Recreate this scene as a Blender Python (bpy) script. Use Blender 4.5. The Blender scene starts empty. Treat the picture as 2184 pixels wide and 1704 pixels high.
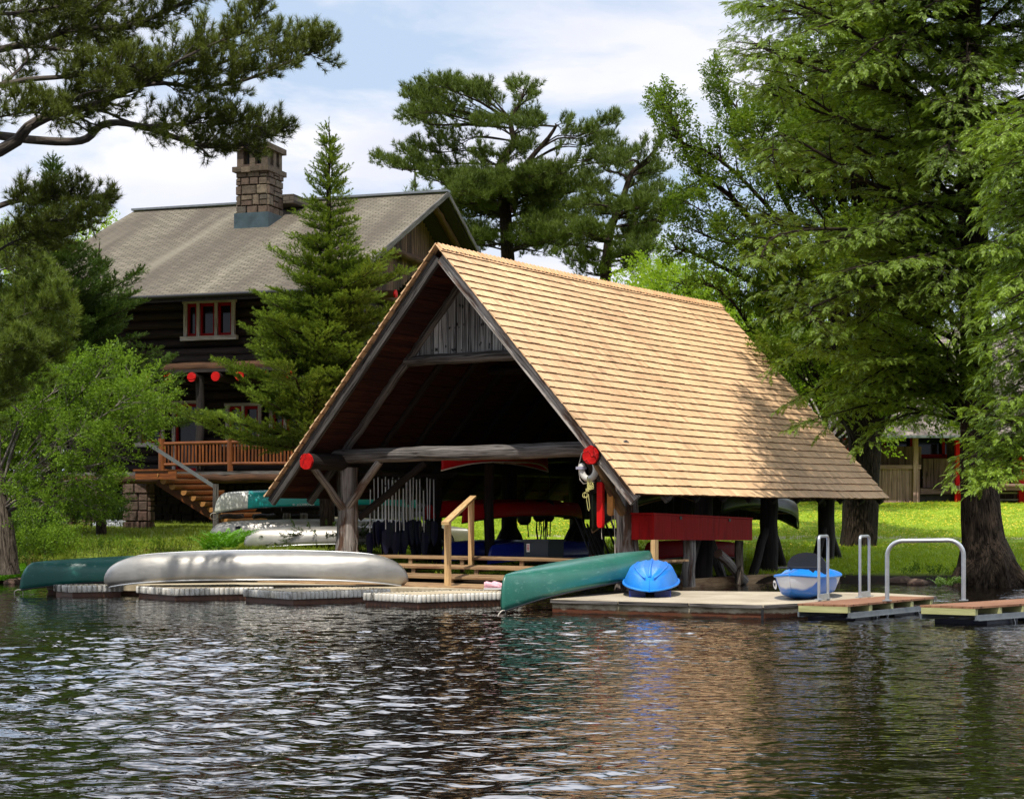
import bpy, math, random
import numpy as np
from mathutils import Vector, Matrix
R = math.radians
rnd = random.Random(7)
F = 3677.0; CX = 1092.0; HY = 1095.0; CH = 1.5     # survey of the photo: focal length, centre, horizon, eye height
def P(x, y, d): return Vector(((x-CX)/F*d, d, CH-(y-HY)/F*d))
def G(x, y, h):
    d = (CH-h)*F/(y-HY); return P(x, y, d)
SKYX, SKYY = 1.7, .6
scene = bpy.context.scene
col = scene.collection
# ------------------------------------------------------------------ mesh builder
class MB:
    def __init__(s): s.v=[]; s.f=[]; s.g=[]; s.t=[]; s.m=[]; s.sm=[]
    def add(s, vs, fs, grain=None, tint=.5, smooth=False, m=0):
        o=len(s.v); s.v += [tuple(p) for p in vs]
        s.g += [tuple(p) for p in (grain if grain is not None else vs)]
        s.t += (list(tint) if hasattr(tint,'__len__') else [tint]*len(vs))
        for f in fs: s.f.append(tuple(i+o for i in f)); s.m.append(m); s.sm.append(smooth)
    def box(s, c, size, ax=None, tint=.5, m=0, off=None):
        c=Vector(c); ax = ax or (Vector((1,0,0)),Vector((0,1,0)),Vector((0,0,1)))
        h=[k/2 for k in size]; vs=[]; gs=[]
        L=max(range(3), key=lambda i:size[i]); o2=[i for i in range(3) if i!=L]
        if off is None: off=rnd.random()*50
        for i in (-1,1):
            for j in (-1,1):
                for k in (-1,1):
                    q=(i*h[0], j*h[1], k*h[2]); vs.append(c+ax[0]*q[0]+ax[1]*q[1]+ax[2]*q[2])
                    gs.append((q[o2[0]]+off, q[o2[1]]+off*.7, q[L]+off))
        fs=[(0,1,3,2),(4,6,7,5),(0,4,5,1),(2,3,7,6),(0,2,6,4),(1,5,7,3)]
        s.add(vs,fs,gs,tint,False,m)
    def bar(s, a, b, w, h, up=Vector((0,0,1)), tint=.5, m=0):
        a=Vector(a); b=Vector(b); z=(b-a); L=z.length; z.normalize()
        x=z.cross(up); 
        if x.length<1e-4: x=Vector((1,0,0))
        x.normalize(); y=x.cross(z)
        s.box((a+b)/2,(w,h,L),(x,y,z),tint,m)
    def tube(s, path, rad, n=10, caps=True, jit=0., tint=.5, m=0, capm=None, smooth=True, sub=1):
        path=[Vector(p) for p in path]
        if not hasattr(rad,'__len__'): rad=[rad]*len(path)
        if sub>1:
            np_=[]; nr=[]
            for i in range(len(path)-1):
                for k in range(sub):
                    q=k/sub; np_.append(path[i].lerp(path[i+1],q)); nr.append(rad[i]*(1-q)+rad[i+1]*q)
            np_.append(path[-1]); nr.append(rad[-1]); path=np_; rad=nr
        vs=[]; gs=[]; d=0; off=rnd.random()*40; x=None
        aj=[1+jit*(rnd.random()-.5)*1.2 for _ in range(n)]
        for i,p in enumerate(path):
            t=(path[min(i+1,len(path)-1)]-path[max(i-1,0)]).normalized()
            if x is None:
                x=t.cross(Vector((.12,.2,1)) if abs(t.z)<.9 else Vector((0,1,0))).normalized()
            else: x=(x-t*x.dot(t)).normalized()
            y=t.cross(x)
            if i: d+=(p-path[i-1]).length
            for k in range(n):
                a=2*math.pi*k/n; r=rad[i]*aj[k]*(1+jit*(rnd.random()-.5))
                vs.append(p+x*math.cos(a)*r+y*math.sin(a)*r); gs.append((math.cos(a)*rad[i]+off,math.sin(a)*rad[i]+off*.6,d+off))
        fs=[]
        for i in range(len(path)-1):
            for k in range(n):
                k2=(k+1)%n; fs.append((i*n+k,i*n+k2,(i+1)*n+k2,(i+1)*n+k))
        s.add(vs,fs,gs,tint,smooth,m)
        if caps:
            cm=m if capm is None else capm
            for i,rev in ((0,1),(len(path)-1,0)):
                ring=vs[i*n:(i+1)*n]; gr=[(0+off+.3*(q-path[i]).x,off+.3*(q-path[i]).z,off) for q in ring]
                s.add(ring,[tuple(range(n))[::-1] if rev else tuple(range(n))],gr,tint,False,cm)
    def prism(s, poly, z0, z1, tint=.5, m=0, mtop=None):
        n=len(poly); poly=[Vector((p[0],p[1],0)) for p in poly]
        ar=sum(poly[i].x*poly[(i+1)%n].y-poly[(i+1)%n].x*poly[i].y for i in range(n))
        if ar<0: poly=poly[::-1]
        vs=[Vector((p.x,p.y,z0)) for p in poly]+[Vector((p.x,p.y,z1)) for p in poly]
        for i in range(n):
            j=(i+1)%n; q=[vs[i],vs[j],vs[n+j],vs[n+i]]; L=(vs[j]-vs[i]).length
            s.add(q,[(0,1,2,3)],[(z0,0,0),(z0,0,L),(z1,0,L),(z1,0,0)],tint,False,m)
        s.add(vs[n:],[tuple(range(n))],None,tint,False,m if mtop is None else mtop)
        s.add(vs[:n],[tuple(range(n))[::-1]],None,tint,False,m)
    def build(s, name, mats, parent=None, local=False):
        me=bpy.data.meshes.new(name); me.from_pydata(s.v,[],s.f)
        a=me.attributes.new('grain','FLOAT_VECTOR','POINT'); a.data.foreach_set('vector',np.array(s.g,dtype=np.float32).ravel())
        a=me.attributes.new('tint','FLOAT','POINT'); a.data.foreach_set('value',np.array(s.t,dtype=np.float32))
        if not isinstance(mats,(list,tuple)): mats=[mats]
        for q in mats: me.materials.append(q)
        me.polygons.foreach_set('material_index',s.m); me.polygons.foreach_set('use_smooth',s.sm)
        me.update(); o=bpy.data.objects.new(name,me); col.objects.link(o)
        if parent is not None:
            if local: o.parent=parent
            else: adopt(o,parent)
        return o
def adopt(o,parent):
    o.parent=parent; o.matrix_parent_inverse=(Matrix.Translation(parent.location)@parent.rotation_euler.to_matrix().to_4x4()).inverted() if parent.parent is None else Matrix.Identity(4)
    if parent.parent is not None:
        o.matrix_parent_inverse=Matrix.Identity(4)
def tag(o,label=None,cat=None,group=None,kind=None):
    if label: o['label']=label
    if cat: o['category']=cat
    if group: o['group']=group
    if kind: o['kind']=kind
    return o
def thing(name,label,cat,loc=(0,0,0),group=None):
    o=bpy.data.objects.new(name,None); o.empty_display_size=.2; col.objects.link(o); o.location=loc
    return tag(o,label,cat,group)
def kids(o): return list(o.children)
def dup(root,mat,label=None):
    """copy of a thing with its parts; mat = world matrix relative to the source"""
    r=root.copy(); col.objects.link(r)
    for ch in list(root.children):
        c=ch.copy(); col.objects.link(c); c.parent=r; c.matrix_parent_inverse=ch.matrix_parent_inverse.copy()
        for g in list(ch.children):
            d=g.copy(); col.objects.link(d); d.parent=c; d.matrix_parent_inverse=g.matrix_parent_inverse.copy()
    loc,rot,sc=mat.decompose(); r.location=loc; r.rotation_mode=root.rotation_mode; r.rotation_euler=rot.to_euler(); r.scale=sc
    if label: r['label']=label
    return r
# ------------------------------------------------------------------ materials
class N:
    def __init__(s,name):
        s.m=bpy.data.materials.new(name); s.m.use_nodes=True; s.t=s.m.node_tree; s.n=s.t.nodes; s.l=s.t.links
        s.n.clear(); s.out=s.n.new('ShaderNodeOutputMaterial')
    def new(s,t,**k):
        n=s.n.new('ShaderNode'+t)
        for a,b in k.items():
            if a.startswith('_'): setattr(n,a[1:],b)
            else: s.set(n,a,b)
        return n
    def set(s,n,key,val):
        i=n.inputs[int(key[1:])] if key[0]=='i' and key[1:].isdigit() else n.inputs[key.replace('_',' ')]
        if hasattr(val,'links') or isinstance(val,bpy.types.NodeSocket): s.l.new(val,i)
        elif isinstance(val,tuple) and len(val)==3 and i.type=='RGBA': i.default_value=(*val,1)
        else: i.default_value=val
    def ramp(s,fac,stops,interp='LINEAR'):
        r=s.n.new('ShaderNodeValToRGB'); r.color_ramp.interpolation=interp; e=r.color_ramp.elements
        while len(e)<len(stops): e.new(.5)
        for k,(p,c) in enumerate(stops): e[k].position=p; e[k].color=(*c,1) if len(c)==3 else c
        s.l.new(fac,r.inputs[0]); return r.outputs[0]
    def attr(s,name,o='Fac'):
        a=s.n.new('ShaderNodeAttribute'); a.attribute_name=name; return a.outputs[o]
    def map(s,vec,sc,loc=(0,0,0)):
        m=s.n.new('ShaderNodeMapping'); s.l.new(vec,m.inputs[0]); m.inputs['Scale'].default_value=sc; m.inputs['Location'].default_value=loc; return m.outputs[0]
    def noise(s,vec,scale,detail=4,rough=.55,out='Fac',dist=0):
        n=s.n.new('ShaderNodeTexNoise'); s.l.new(vec,n.inputs['Vector']); n.inputs['Scale'].default_value=scale
        n.inputs['Detail'].default_value=detail; n.inputs['Roughness'].default_value=rough; n.inputs['Distortion'].default_value=dist; return n.outputs[out]
    def math(s,op,a,b=0.,c=None):
        n=s.n.new('ShaderNodeMath'); n.operation=op
        for i,q in enumerate((a,b) if c is None else (a,b,c)):
            if isinstance(q,bpy.types.NodeSocket): s.l.new(q,n.inputs[i])
            else: n.inputs[i].default_value=q
        return n.outputs[0]
    def mix(s,f,a,b,blend='MIX'):
        n=s.n.new('ShaderNodeMix'); n.data_type='RGBA'; n.blend_type=blend
        for i,q in ((0,f),(6,a),(7,b)):
            if isinstance(q,bpy.types.NodeSocket): s.l.new(q,n.inputs[i])
            else: n.inputs[i].default_value=q if not isinstance(q,tuple) else (*q,1)
        return n.outputs[2]
    def bump(s,h,strength=.3,dist=.02,nrm=None):
        b=s.n.new('ShaderNodeBump'); s.l.new(h,b.inputs['Height']); b.inputs['Strength'].default_value=strength; b.inputs['Distance'].default_value=dist
        if nrm is not None: s.l.new(nrm,b.inputs['Normal'])
        return b.outputs[0]
    def obj(s): return s.n.new('ShaderNodeTexCoord').outputs['Object']
    def pos(s): return s.n.new('ShaderNodeNewGeometry').outputs['Position']
    def bsdf(s,color,rough=.6,metal=0.,normal=None,spec=.5,**k):
        b=s.n.new('ShaderNodeBsdfPrincipled')
        s.set(b,'Base_Color',color); s.set(b,'Roughness',rough); s.set(b,'Metallic',metal); s.set(b,'Specular_IOR_Level',spec)
        if normal is not None: s.l.new(normal,b.inputs['Normal'])
        for a,v in k.items(): s.set(b,a,v)
        s.l.new(b.outputs[0],s.out.inputs[0]); return s.m
def sc3(c,k): return tuple(x*k for x in c)
def wood(name,c1,c2,gs=(30,30,1.6),rough=.8,bump=.5,bd=.01,tv=.35,crack=0.,spec=.3,blot=None):
    n=N(name); g=n.attr('grain','Vector'); v=n.map(g,gs)
    f=n.noise(v,1,5,.6); c=n.ramp(f,[(.3,c1),(.7,c2)])
    big=n.noise(g,2.2,3,.5); c=n.mix(n.math('MULTIPLY',n.math('SUBTRACT',big,.35),.9),c,sc3(c1,.8))
    if blot: c=n.mix(n.ramp(n.noise(n.map(g,(6,6,1.2)),1,4,.6),[(.5,(0,0,0)),(.62,(1,1,1))]),c,blot)
    h=f
    if crack:
        cr=n.ramp(n.noise(n.map(g,(gs[0]*.55,gs[1]*.55,gs[2]*.28)),1,2,.4,dist=.4),[(.445,(1,1,1)),(.475,(0,0,0)),(.505,(1,1,1))])
        c=n.mix(n.math('MULTIPLY',n.math('SUBTRACT',1,cr),crack),c,sc3(c1,.12)); h=n.math('ADD',f,n.math('MULTIPLY',cr,1.2))
    t=n.attr('tint'); br=n.math('ADD',n.math('MULTIPLY',n.math('SUBTRACT',t,.5),tv*2),1.)
    vm=n.new('VectorMath',_operation='SCALE'); n.l.new(c,vm.inputs[0]); n.l.new(br,vm.inputs['Scale'])
    return n.bsdf(vm.outputs[0],rough,0,n.bump(h,bump,bd),spec)
def plain(name,c,rough=.5,metal=0.,var=.15,vs=3.,bump=0.,bs=40.,spec=.5,c2=None,coat=0.):
    n=N(name); o=n.obj(); f=n.noise(o,vs,5,.6)
    cc=n.ramp(f,[(.3,sc3(c,1-var)),(.7,c2 or sc3(c,1+var))])
    rr=n.math('ADD',n.math('MULTIPLY',n.noise(o,vs*4,3),.25),rough-.12)
    nb=n.bump(n.noise(o,bs,3),bump,.01) if bump else None
    return n.bsdf(cc,rr,metal,nb,spec,Coat_Weight=coat)
def leafmat(name,c1,c2,trans=.35,gloss=.07,dead=None):
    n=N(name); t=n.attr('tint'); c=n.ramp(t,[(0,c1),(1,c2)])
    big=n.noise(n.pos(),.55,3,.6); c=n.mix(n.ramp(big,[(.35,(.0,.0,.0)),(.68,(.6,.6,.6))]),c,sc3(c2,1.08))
    d=n.new('BsdfDiffuse',Color=c); tr=n.new('BsdfTranslucent'); hs=n.mix(.5,c,n.mix(1.,c,(1.25,1.1,.35),'MULTIPLY')); n.l.new(hs,tr.inputs[0])
    m=n.new('MixShader',i0=trans); n.l.new(d.outputs[0],m.inputs[1]); n.l.new(tr.outputs[0],m.inputs[2])
    g=n.new('BsdfGlossy',Roughness=.5,Color=(.9,1.,.7)); fr=n.new('Fresnel',IOR=1.35)
    m2=n.n.new('ShaderNodeMixShader'); n.l.new(n.math('MULTIPLY',fr.outputs[0],gloss*2),m2.inputs[0]); n.l.new(m.outputs[0],m2.inputs[1]); n.l.new(g.outputs[0],m2.inputs[2])
    n.l.new(m2.outputs[0],n.out.inputs[0]); return n.m
M={}
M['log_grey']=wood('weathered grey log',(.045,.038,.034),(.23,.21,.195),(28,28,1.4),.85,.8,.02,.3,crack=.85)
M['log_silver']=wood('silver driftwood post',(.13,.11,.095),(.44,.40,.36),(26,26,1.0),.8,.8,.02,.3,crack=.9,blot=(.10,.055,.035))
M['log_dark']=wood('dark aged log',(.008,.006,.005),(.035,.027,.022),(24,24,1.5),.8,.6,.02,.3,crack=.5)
M['log_brown']=wood('brown bark log',(.03,.013,.006),(.11,.05,.02),(20,20,2),.8,.7,.02,.4)
M['rail_orange']=wood('varnished orange log rail',(.08,.022,.005),(.27,.085,.018),(24,24,2),.4,.3,.01,.4,spec=.5)
M['tread_bark']=wood('orange brown tread logs',(.13,.05,.02),(.36,.17,.07),(20,20,2),.7,.5,.02,.3)
M['cut_end']=wood('cut log end',(.30,.12,.03),(.58,.30,.10),(14,14,14),.7,.2,.01,.3)
M['shingle']=wood('new cedar shingle',(.66,.385,.195),(.91,.635,.375),(34,34,1.3),.75,.25,.004,.30)
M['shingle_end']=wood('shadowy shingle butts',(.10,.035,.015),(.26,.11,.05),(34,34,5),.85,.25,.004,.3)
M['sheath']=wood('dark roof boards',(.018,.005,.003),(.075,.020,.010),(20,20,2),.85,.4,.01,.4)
M['gable']=wood('silvery gable boards',(.17,.168,.165),(.64,.64,.63),(22,22,.8),.85,.8,.02,.45,crack=.9)
M['lumber']=wood('new pine lumber',(.36,.21,.085),(.66,.45,.22),(26,26,1.5),.6,.2,.005,.3)
M['lumber_old']=wood('worn pine boards',(.22,.13,.06),(.48,.32,.17),(26,26,1.5),.7,.3,.005,.35,blot=(.16,.08,.04))
M['red_paint']=plain('dark red paint',(.25,.003,.003),.6,0,.2,2.,.15,30.,.15)
M['red_bright']=plain('bright red paint',(.60,.008,.008),.6,0,.15,9.,.4,40.,.15)
M['red_wood']=wood('old red painted boards',(.22,.002,.002),(.36,.004,.004),(10,10,1.2),.65,.5,.01,.3,crack=.25,spec=.15)
M['red_end']=wood('cracked red painted log end',(.38,.004,.004),(.62,.012,.010),(10,10,10),.6,.8,.02,.1,crack=.5,spec=.15)
M['red_plastic']=plain('red plastic hull',(.42,.006,.008),.45,0,.15,2.,spec=.25)
M['white_trim']=wood('flaking white trim',(.16,.12,.10),(.55,.52,.47),(16,16,2),.7,.3,.01,.2)
M['galv']=plain('galvanised steel',(.50,.52,.53),.42,.75,.12,9.,.05)
M['steel_dark']=plain('dull zinc sheet',(.22,.24,.25),.5,.6,.15,6.)
M['black']=plain('black plastic',(.012,.012,.014),.5,0,.2,4.)
M['navy']=plain('navy plastic',(.006,.008,.03),.45,0,.2,4.)
M['binblue']=plain('dark slate bin',(.022,.035,.05),.5,0,.2,4.)
M['silver']=plain('aluminium shaft',(.62,.63,.64),.35,.6,.1,4.)
M['kblue']=plain('sky blue kayak plastic',(.012,.22,.74),.34,0,.14,2.4,.06,25.,.5)
M['kdark']=plain('deep blue deck plastic',(.004,.018,.16),.35,0,.2,3.)
M['kwhite']=plain('white kayak plastic',(.68,.69,.72),.4,0,.08,3.)
M['boatblue']=plain('royal blue boat',(.006,.02,.22),.35,0,.2,2.)
M['rope_y']=plain('yellow rope',(.55,.50,.18),.8,0,.2,30.)
M['rope_w']=plain('pale rope',(.55,.50,.42),.8,0,.2,30.)
M['white_foam']=plain('scuffed white ring',(.62,.60,.55),.6,0,.2,6.)
M['pink']=plain('pink shoe cloth',(.80,.42,.47),.7,0,.3,20.)
M['whitecloth']=plain('white shoe rubber',(.8,.78,.76),.6,0,.05,9.)
M['orange']=plain('faded orange paint',(.62,.26,.05),.6,0,.2,8.)
M['tarp']=plain('grey tarpaulin',(.26,.28,.30),.45,0,.3,2.,.4,9.)
M['glass']=plain('dark window glass',(.006,.008,.012),.08,0,.1,2.,spec=.6)
M['lead']=plain('chimney flashing',(.055,.085,.095),.5,.35,.3,3.)
def mk_alu():
    n=N('brushed canoe aluminium'); o=n.obj(); f=n.noise(o,1.6,5,.6); c=n.ramp(f,[(.3,(.31,.295,.27)),(.7,(.46,.44,.40))])
    sc=n.noise(n.map(o,(3,1.2,9)),6,4,.7); c=n.mix(n.ramp(sc,[(.62,(0,0,0)),(.7,(.35,.35,.35))]),c,(.30,.29,.28))
    r=n.math('ADD',n.math('MULTIPLY',f,.2),.36)
    return n.bsdf(c,r,.80,n.bump(n.noise(n.map(o,(2,.7,2)),2.2,2,.5),.25,.05))
M['alu']=mk_alu()
def mk_canoe(name,c,sheen,scr):
    n=N(name); o=n.obj(); f=n.noise(o,1.2,5,.6); cc=n.ramp(f,[(.3,sc3(c,.8)),(.7,sc3(c,1.2))])
    s1=n.noise(n.map(o,(14,2.,14),(3,1,2)),1.5,6,.75); cc=n.mix(n.ramp(s1,[(.57,(0,0,0)),(.66,(scr,scr,scr))]),cc,sheen)
    s2=n.noise(n.map(o,(30,3.,30)),2.5,3,.8); cc=n.mix(n.ramp(s2,[(.66,(0,0,0)),(.7,(scr,scr,scr))]),cc,sheen)
    return n.bsdf(cc,n.math('ADD',n.math('MULTIPLY',s1,.3),.2),0,None,.55)
M['cgreen']=mk_canoe('worn green canoe plastic',(.018,.13,.092),(.16,.32,.25),.6)
M['cgreen2']=mk_canoe('faded green canoe plastic',(.012,.10,.08),(.07,.20,.17),.45)
M['cteal']=mk_canoe('teal canoe plastic',(.0,.30,.28),(.05,.4,.36),.2)
M['cwhite']=mk_canoe('bone white canoe skin',(.62,.62,.56),(.75,.74,.68),.3)
M['cdark']=mk_canoe('dark olive canoe',(.018,.03,.012),(.08,.12,.04),.5)
M['cgrey']=mk_canoe('khaki grey canoe',(.12,.115,.075),(.2,.19,.14),.3)
def mk_stone(name,cols,sc=1.):
    n=N(name); t=n.attr('tint'); k=len(cols)-1
    c=n.ramp(t,[(i/k,cc) for i,cc in enumerate(cols)],'LINEAR')
    f=n.noise(n.pos(),7*sc,6,.65); c=n.mix(n.ramp(f,[(.35,(.55,.55,.55)),(.6,(0,0,0))]),c,(.035,.028,.02))
    return n.bsdf(c,.9,0,n.bump(f,.8,.05),.2)
M['stone']=mk_stone('tan field stone',[(.09,.07,.05),(.155,.12,.085),(.12,.082,.062),(.20,.16,.11),(.08,.074,.064)])
M['stone_red']=mk_stone('brown granite blocks',[(.10,.07,.055),(.16,.11,.085),(.13,.075,.06),(.2,.15,.11)])
M['stone_dark']=mk_stone('shade darkened foundation stone',[(.018,.014,.011),(.03,.023,.018),(.024,.016,.013)])  # stone colours darkened to paint in the gloom below the porch
M['mortar']=plain('dark mortar',(.06,.05,.042),.95,0,.3,8.)
def mk_asphalt():
    n=N('asphalt shingle roof'); g=n.attr('grain','Vector')
    sx=n.new('SeparateXYZ'); n.l.new(g,sx.inputs[0])
    b=n.new('TexBrick'); n.l.new(n.map(g,(1,1,1)),b.inputs[0])
    b.inputs['Scale'].default_value=1.; b.inputs['Brick Width'].default_value=.31; b.inputs['Row Height'].default_value=.145; b.inputs['Mortar Size'].default_value=.02
    b.inputs['Mortar Smooth'].default_value=.6; b.inputs['Bias'].default_value=0.
    n.set(b,'Color1',(.27,.235,.18)); n.set(b,'Color2',(.17,.152,.115)); n.set(b,'Mortar',(.05,.043,.035))
    f=n.noise(g,9,4,.7); c=n.mix(n.math('MULTIPLY',f,.35),b.outputs[0],(.12,.11,.08))
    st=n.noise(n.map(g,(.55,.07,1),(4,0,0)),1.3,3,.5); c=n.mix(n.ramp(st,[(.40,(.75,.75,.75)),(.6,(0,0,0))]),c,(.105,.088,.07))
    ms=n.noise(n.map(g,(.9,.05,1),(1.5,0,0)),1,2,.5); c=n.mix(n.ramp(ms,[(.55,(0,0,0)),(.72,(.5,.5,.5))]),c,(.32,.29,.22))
    rowf=n.math('FRACT',n.math('DIVIDE',sx.outputs[1],.145))
    return n.bsdf(c,.95,0,n.bump(n.math('ADD',n.math('MULTIPLY',rowf,-1.),b.outputs['Fac']),.8,.03),.15)
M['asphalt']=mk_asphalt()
def mk_deck(name,c1,c2,c3,pl=.14,lines=.5,ang=R(-34.6)):
    n=N(name); p=n.pos(); mp=n.n.new('ShaderNodeMapping'); n.l.new(p,mp.inputs[0]); mp.inputs['Rotation'].default_value=(0,0,ang)
    v=mp.outputs[0]; f=n.noise(n.map(v,(2,14,2)),1,5,.6); c=n.ramp(f,[(.3,c1),(.7,c2)])
    big=n.noise(v,1.3,5,.65); c=n.mix(n.ramp(big,[(.45,(0,0,0)),(.7,(.7,.7,.7))]),c,c3)
    sx=n.new('SeparateXYZ'); n.l.new(v,sx.inputs[0]); fr=n.math('FRACT',n.math('DIVIDE',sx.outputs[1],pl))
    ln=n.ramp(fr,[(0,(0,0,0)),(.05,(1,1,1)),(.95,(1,1,1)),(1,(0,0,0))]); c=n.mix(n.math('MULTIPLY',n.math('SUBTRACT',1,ln),lines),c,sc3(c1,.15))
    return n.bsdf(c,.85,0,n.bump(n.math('ADD',n.math('MULTIPLY',f,.3),ln),.4,.01),.25)
M['deck_grey']=mk_deck('sun bleached dock boards',(.36,.30,.21),(.54,.47,.35),(.26,.21,.14))
M['deck_tan']=mk_deck('tan float deck',(.38,.31,.20),(.62,.52,.36),(.3,.24,.15),.3,.3)
M['deck_brown']=mk_deck('red brown composite deck',(.19,.085,.045),(.34,.175,.10),(.22,.11,.065),.14,.8)
def mk_rib():
    n=N('weathered white float plastic'); p=n.pos(); sx=n.new('SeparateXYZ'); n.l.new(p,sx.inputs[0])
    f=n.noise(p,5,5,.7); c=n.ramp(f,[(.3,(.40,.36,.29)),(.62,(.72,.70,.64))])
    t=n.attr('tint'); al=n.noise(n.map(p,(1,1,.4)),6,5,.75)
    c=n.mix(n.ramp(n.math('ADD',n.math('MULTIPLY',al,1.2),n.math('SUBTRACT',t,.75)),[(.62,(0,0,0)),(.88,(.95,.95,.95))]),c,(.028,.026,.018))
    return n.bsdf(c,.6,0,n.bump(f,.2,.01),.4)
M['rib']=mk_rib()
def mk_fascia():
    n=N('water stained dock fascia'); p=n.pos(); sx=n.new('SeparateXYZ'); n.l.new(p,sx.inputs[0])
    f=n.noise(n.map(p,(1,1,3)),3,6,.75); c=n.ramp(f,[(.33,(.12,.095,.06)),(.5,(.34,.29,.20)),(.66,(.50,.44,.33))])
    z=n.math('ADD',sx.outputs[2],n.math('MULTIPLY',n.math('SUBTRACT',f,.5),.12))
    c=n.mix(n.ramp(z,[(.055,(1,1,1)),(.085,(0,0,0))]),c,(.10,.032,.014)); c=n.mix(n.ramp(z,[(.0,(1,1,1)),(.02,(0,0,0))]),c,(.02,.01,.006))
    g=n.noise(p,1.7,4,.6); c=n.mix(n.ramp(g,[(.55,(0,0,0)),(.68,(.6,.6,.6))]),c,(.09,.085,.04))
    return n.bsdf(c,.85,0,n.bump(f,.5,.02),.3)
M['fascia']=mk_fascia()
M['wet_wood']=plain('wet brown timber',(.10,.042,.022),.5,0,.4,5.)
M['algae_wood']=wood('pressure treated rim joist',(.30,.30,.12),(.52,.50,.24),(20,20,2),.7,.3,.01,.3)
M['bark']=wood('furrowed dark bark',(.012,.009,.006),(.075,.055,.04),(34,34,5),.95,1.,.05,.3,crack=.6,spec=.1)
M['bark_lit']=wood('grey brown bark',(.05,.04,.03),(.22,.18,.14),(22,22,4),.95,1.,.05,.3,crack=.7,spec=.1)
M['bark_pine']=wood('grey pine limb bark',(.03,.025,.02),(.16,.135,.115),(26,26,5),.95,.9,.04,.3,spec=.1)
M['twig']=wood('pale grey twig',(.10,.085,.07),(.28,.25,.21),(30,30,6),.9,.2,.01,.3,spec=.1)
# ================================================================== BOATHOUSE
A0=R(34.6); VU=Vector((math.cos(A0),-math.sin(A0),0)); VV=Vector((math.sin(A0),math.cos(A0),0)); UZ=Vector((0,0,1))
BO=Vector((-1.476,34.613,0))
def B(u,v,z=0): return BO+VU*u+VV*v+UZ*z
HW=4.6; RZ=6.88; EZ=1.874; SL=(RZ-EZ)/HW; LEN=12.0
def roofz(u): return RZ-SL*abs(u)
bh=thing('boathouse','open timber boathouse with steep new cedar shingle roof at the water edge','boathouse',B(0,0,0))
# shingled roof
slant=math.hypot(HW,RZ-EZ); NC=32; ex=slant/NC
m=MB(); nx=Vector((0,0,0))
for sd in (1,-1):
    dn=(VU*sd*HW+UZ*(EZ-RZ)).normalized()          # down-slope
    nn=(VU*sd*(RZ-EZ)+UZ*HW).normalized()          # outward
    for k in range(NC):
        d1=slant-k*ex+ (.03 if k==0 else 0)        # butt end distance from the ridge
        v=-.10+rnd.random()*-.02; wob=rnd.random()*6
        while v<LEN+.02:
            w=rnd.choice((.09,.12,.14,.16,.19,.22)); v2=min(v+w,LEN+.04)
            dd=d1+rnd.uniform(-.006,.006)+.008*math.sin(v*1.3+wob)
            th=rnd.uniform(.030,.040); top=max(dd-ex*1.12,.0)
            tt=.5+.35*(rnd.random()-.5)+.12*math.sin(v*1.9+k*.55)+.1*math.sin(v*.7-k*.21)
            if rnd.random()<.05: tt-=.35
            tt-=.10*(v/LEN)*(k<20)
            q=[]
            for (vv,d_,h) in ((v,top,.006),(v2,top,.006),(v2,dd,th),(v,dd,th),(v,dd,-.004),(v2,dd,-.004)):
                q.append(BO+UZ*(RZ-.045*math.sin(math.pi*max(0,min(1,vv/LEN)))*(1-.5*d_/slant))+VV*vv+dn*d_+nn*h)
            off=rnd.random()*90
            g=[(off,0,0),(off+w,0,0),(off+w,0,ex),(off,0,ex),(off,.02,ex),(off+w,.02,ex)]
            fs=[(0,1,2,3),(3,2,5,4),(0,3,4),(1,5,2)] if sd==1 else [(3,2,1,0),(4,5,2,3),(4,3,0),(2,5,1)]
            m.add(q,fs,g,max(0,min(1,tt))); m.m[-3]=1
            v=v2+.004
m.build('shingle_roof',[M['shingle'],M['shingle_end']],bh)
# ridge cap of lapped shingles
m=MB(); v=-.06
while v<LEN+.05:
    for sd in (1,-1):
        dn=(VU*sd*HW+UZ*(EZ-RZ)).normalized(); nn=(VU*sd*(RZ-EZ)+UZ*HW).normalized()
        q=[BO+UZ*(RZ+.012-.045*math.sin(math.pi*max(0,min(1,vv/LEN))))+VV*vv+dn*d_+nn*h for vv,d_,h in ((v,-.005,.05),(v+.21,-.005,.02),(v+.21,.17,.02),(v,.17,.05),(v,.17,.02),(v,-.005,.02))]
        m.add(q,[(0,1,2,3),(0,3,4,5)] if sd==-1 else [(3,2,1,0),(5,4,3,0)],[(v*7,0,0),(v*7,0,.2),(v*7+.17,0,.2),(v*7+.17,0,0),(v*7+.17,0,0),(v*7,0,0)],.3+.5*rnd.random())
    v+=.15
m.build('ridge_cap',M['shingle'],bh)
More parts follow.
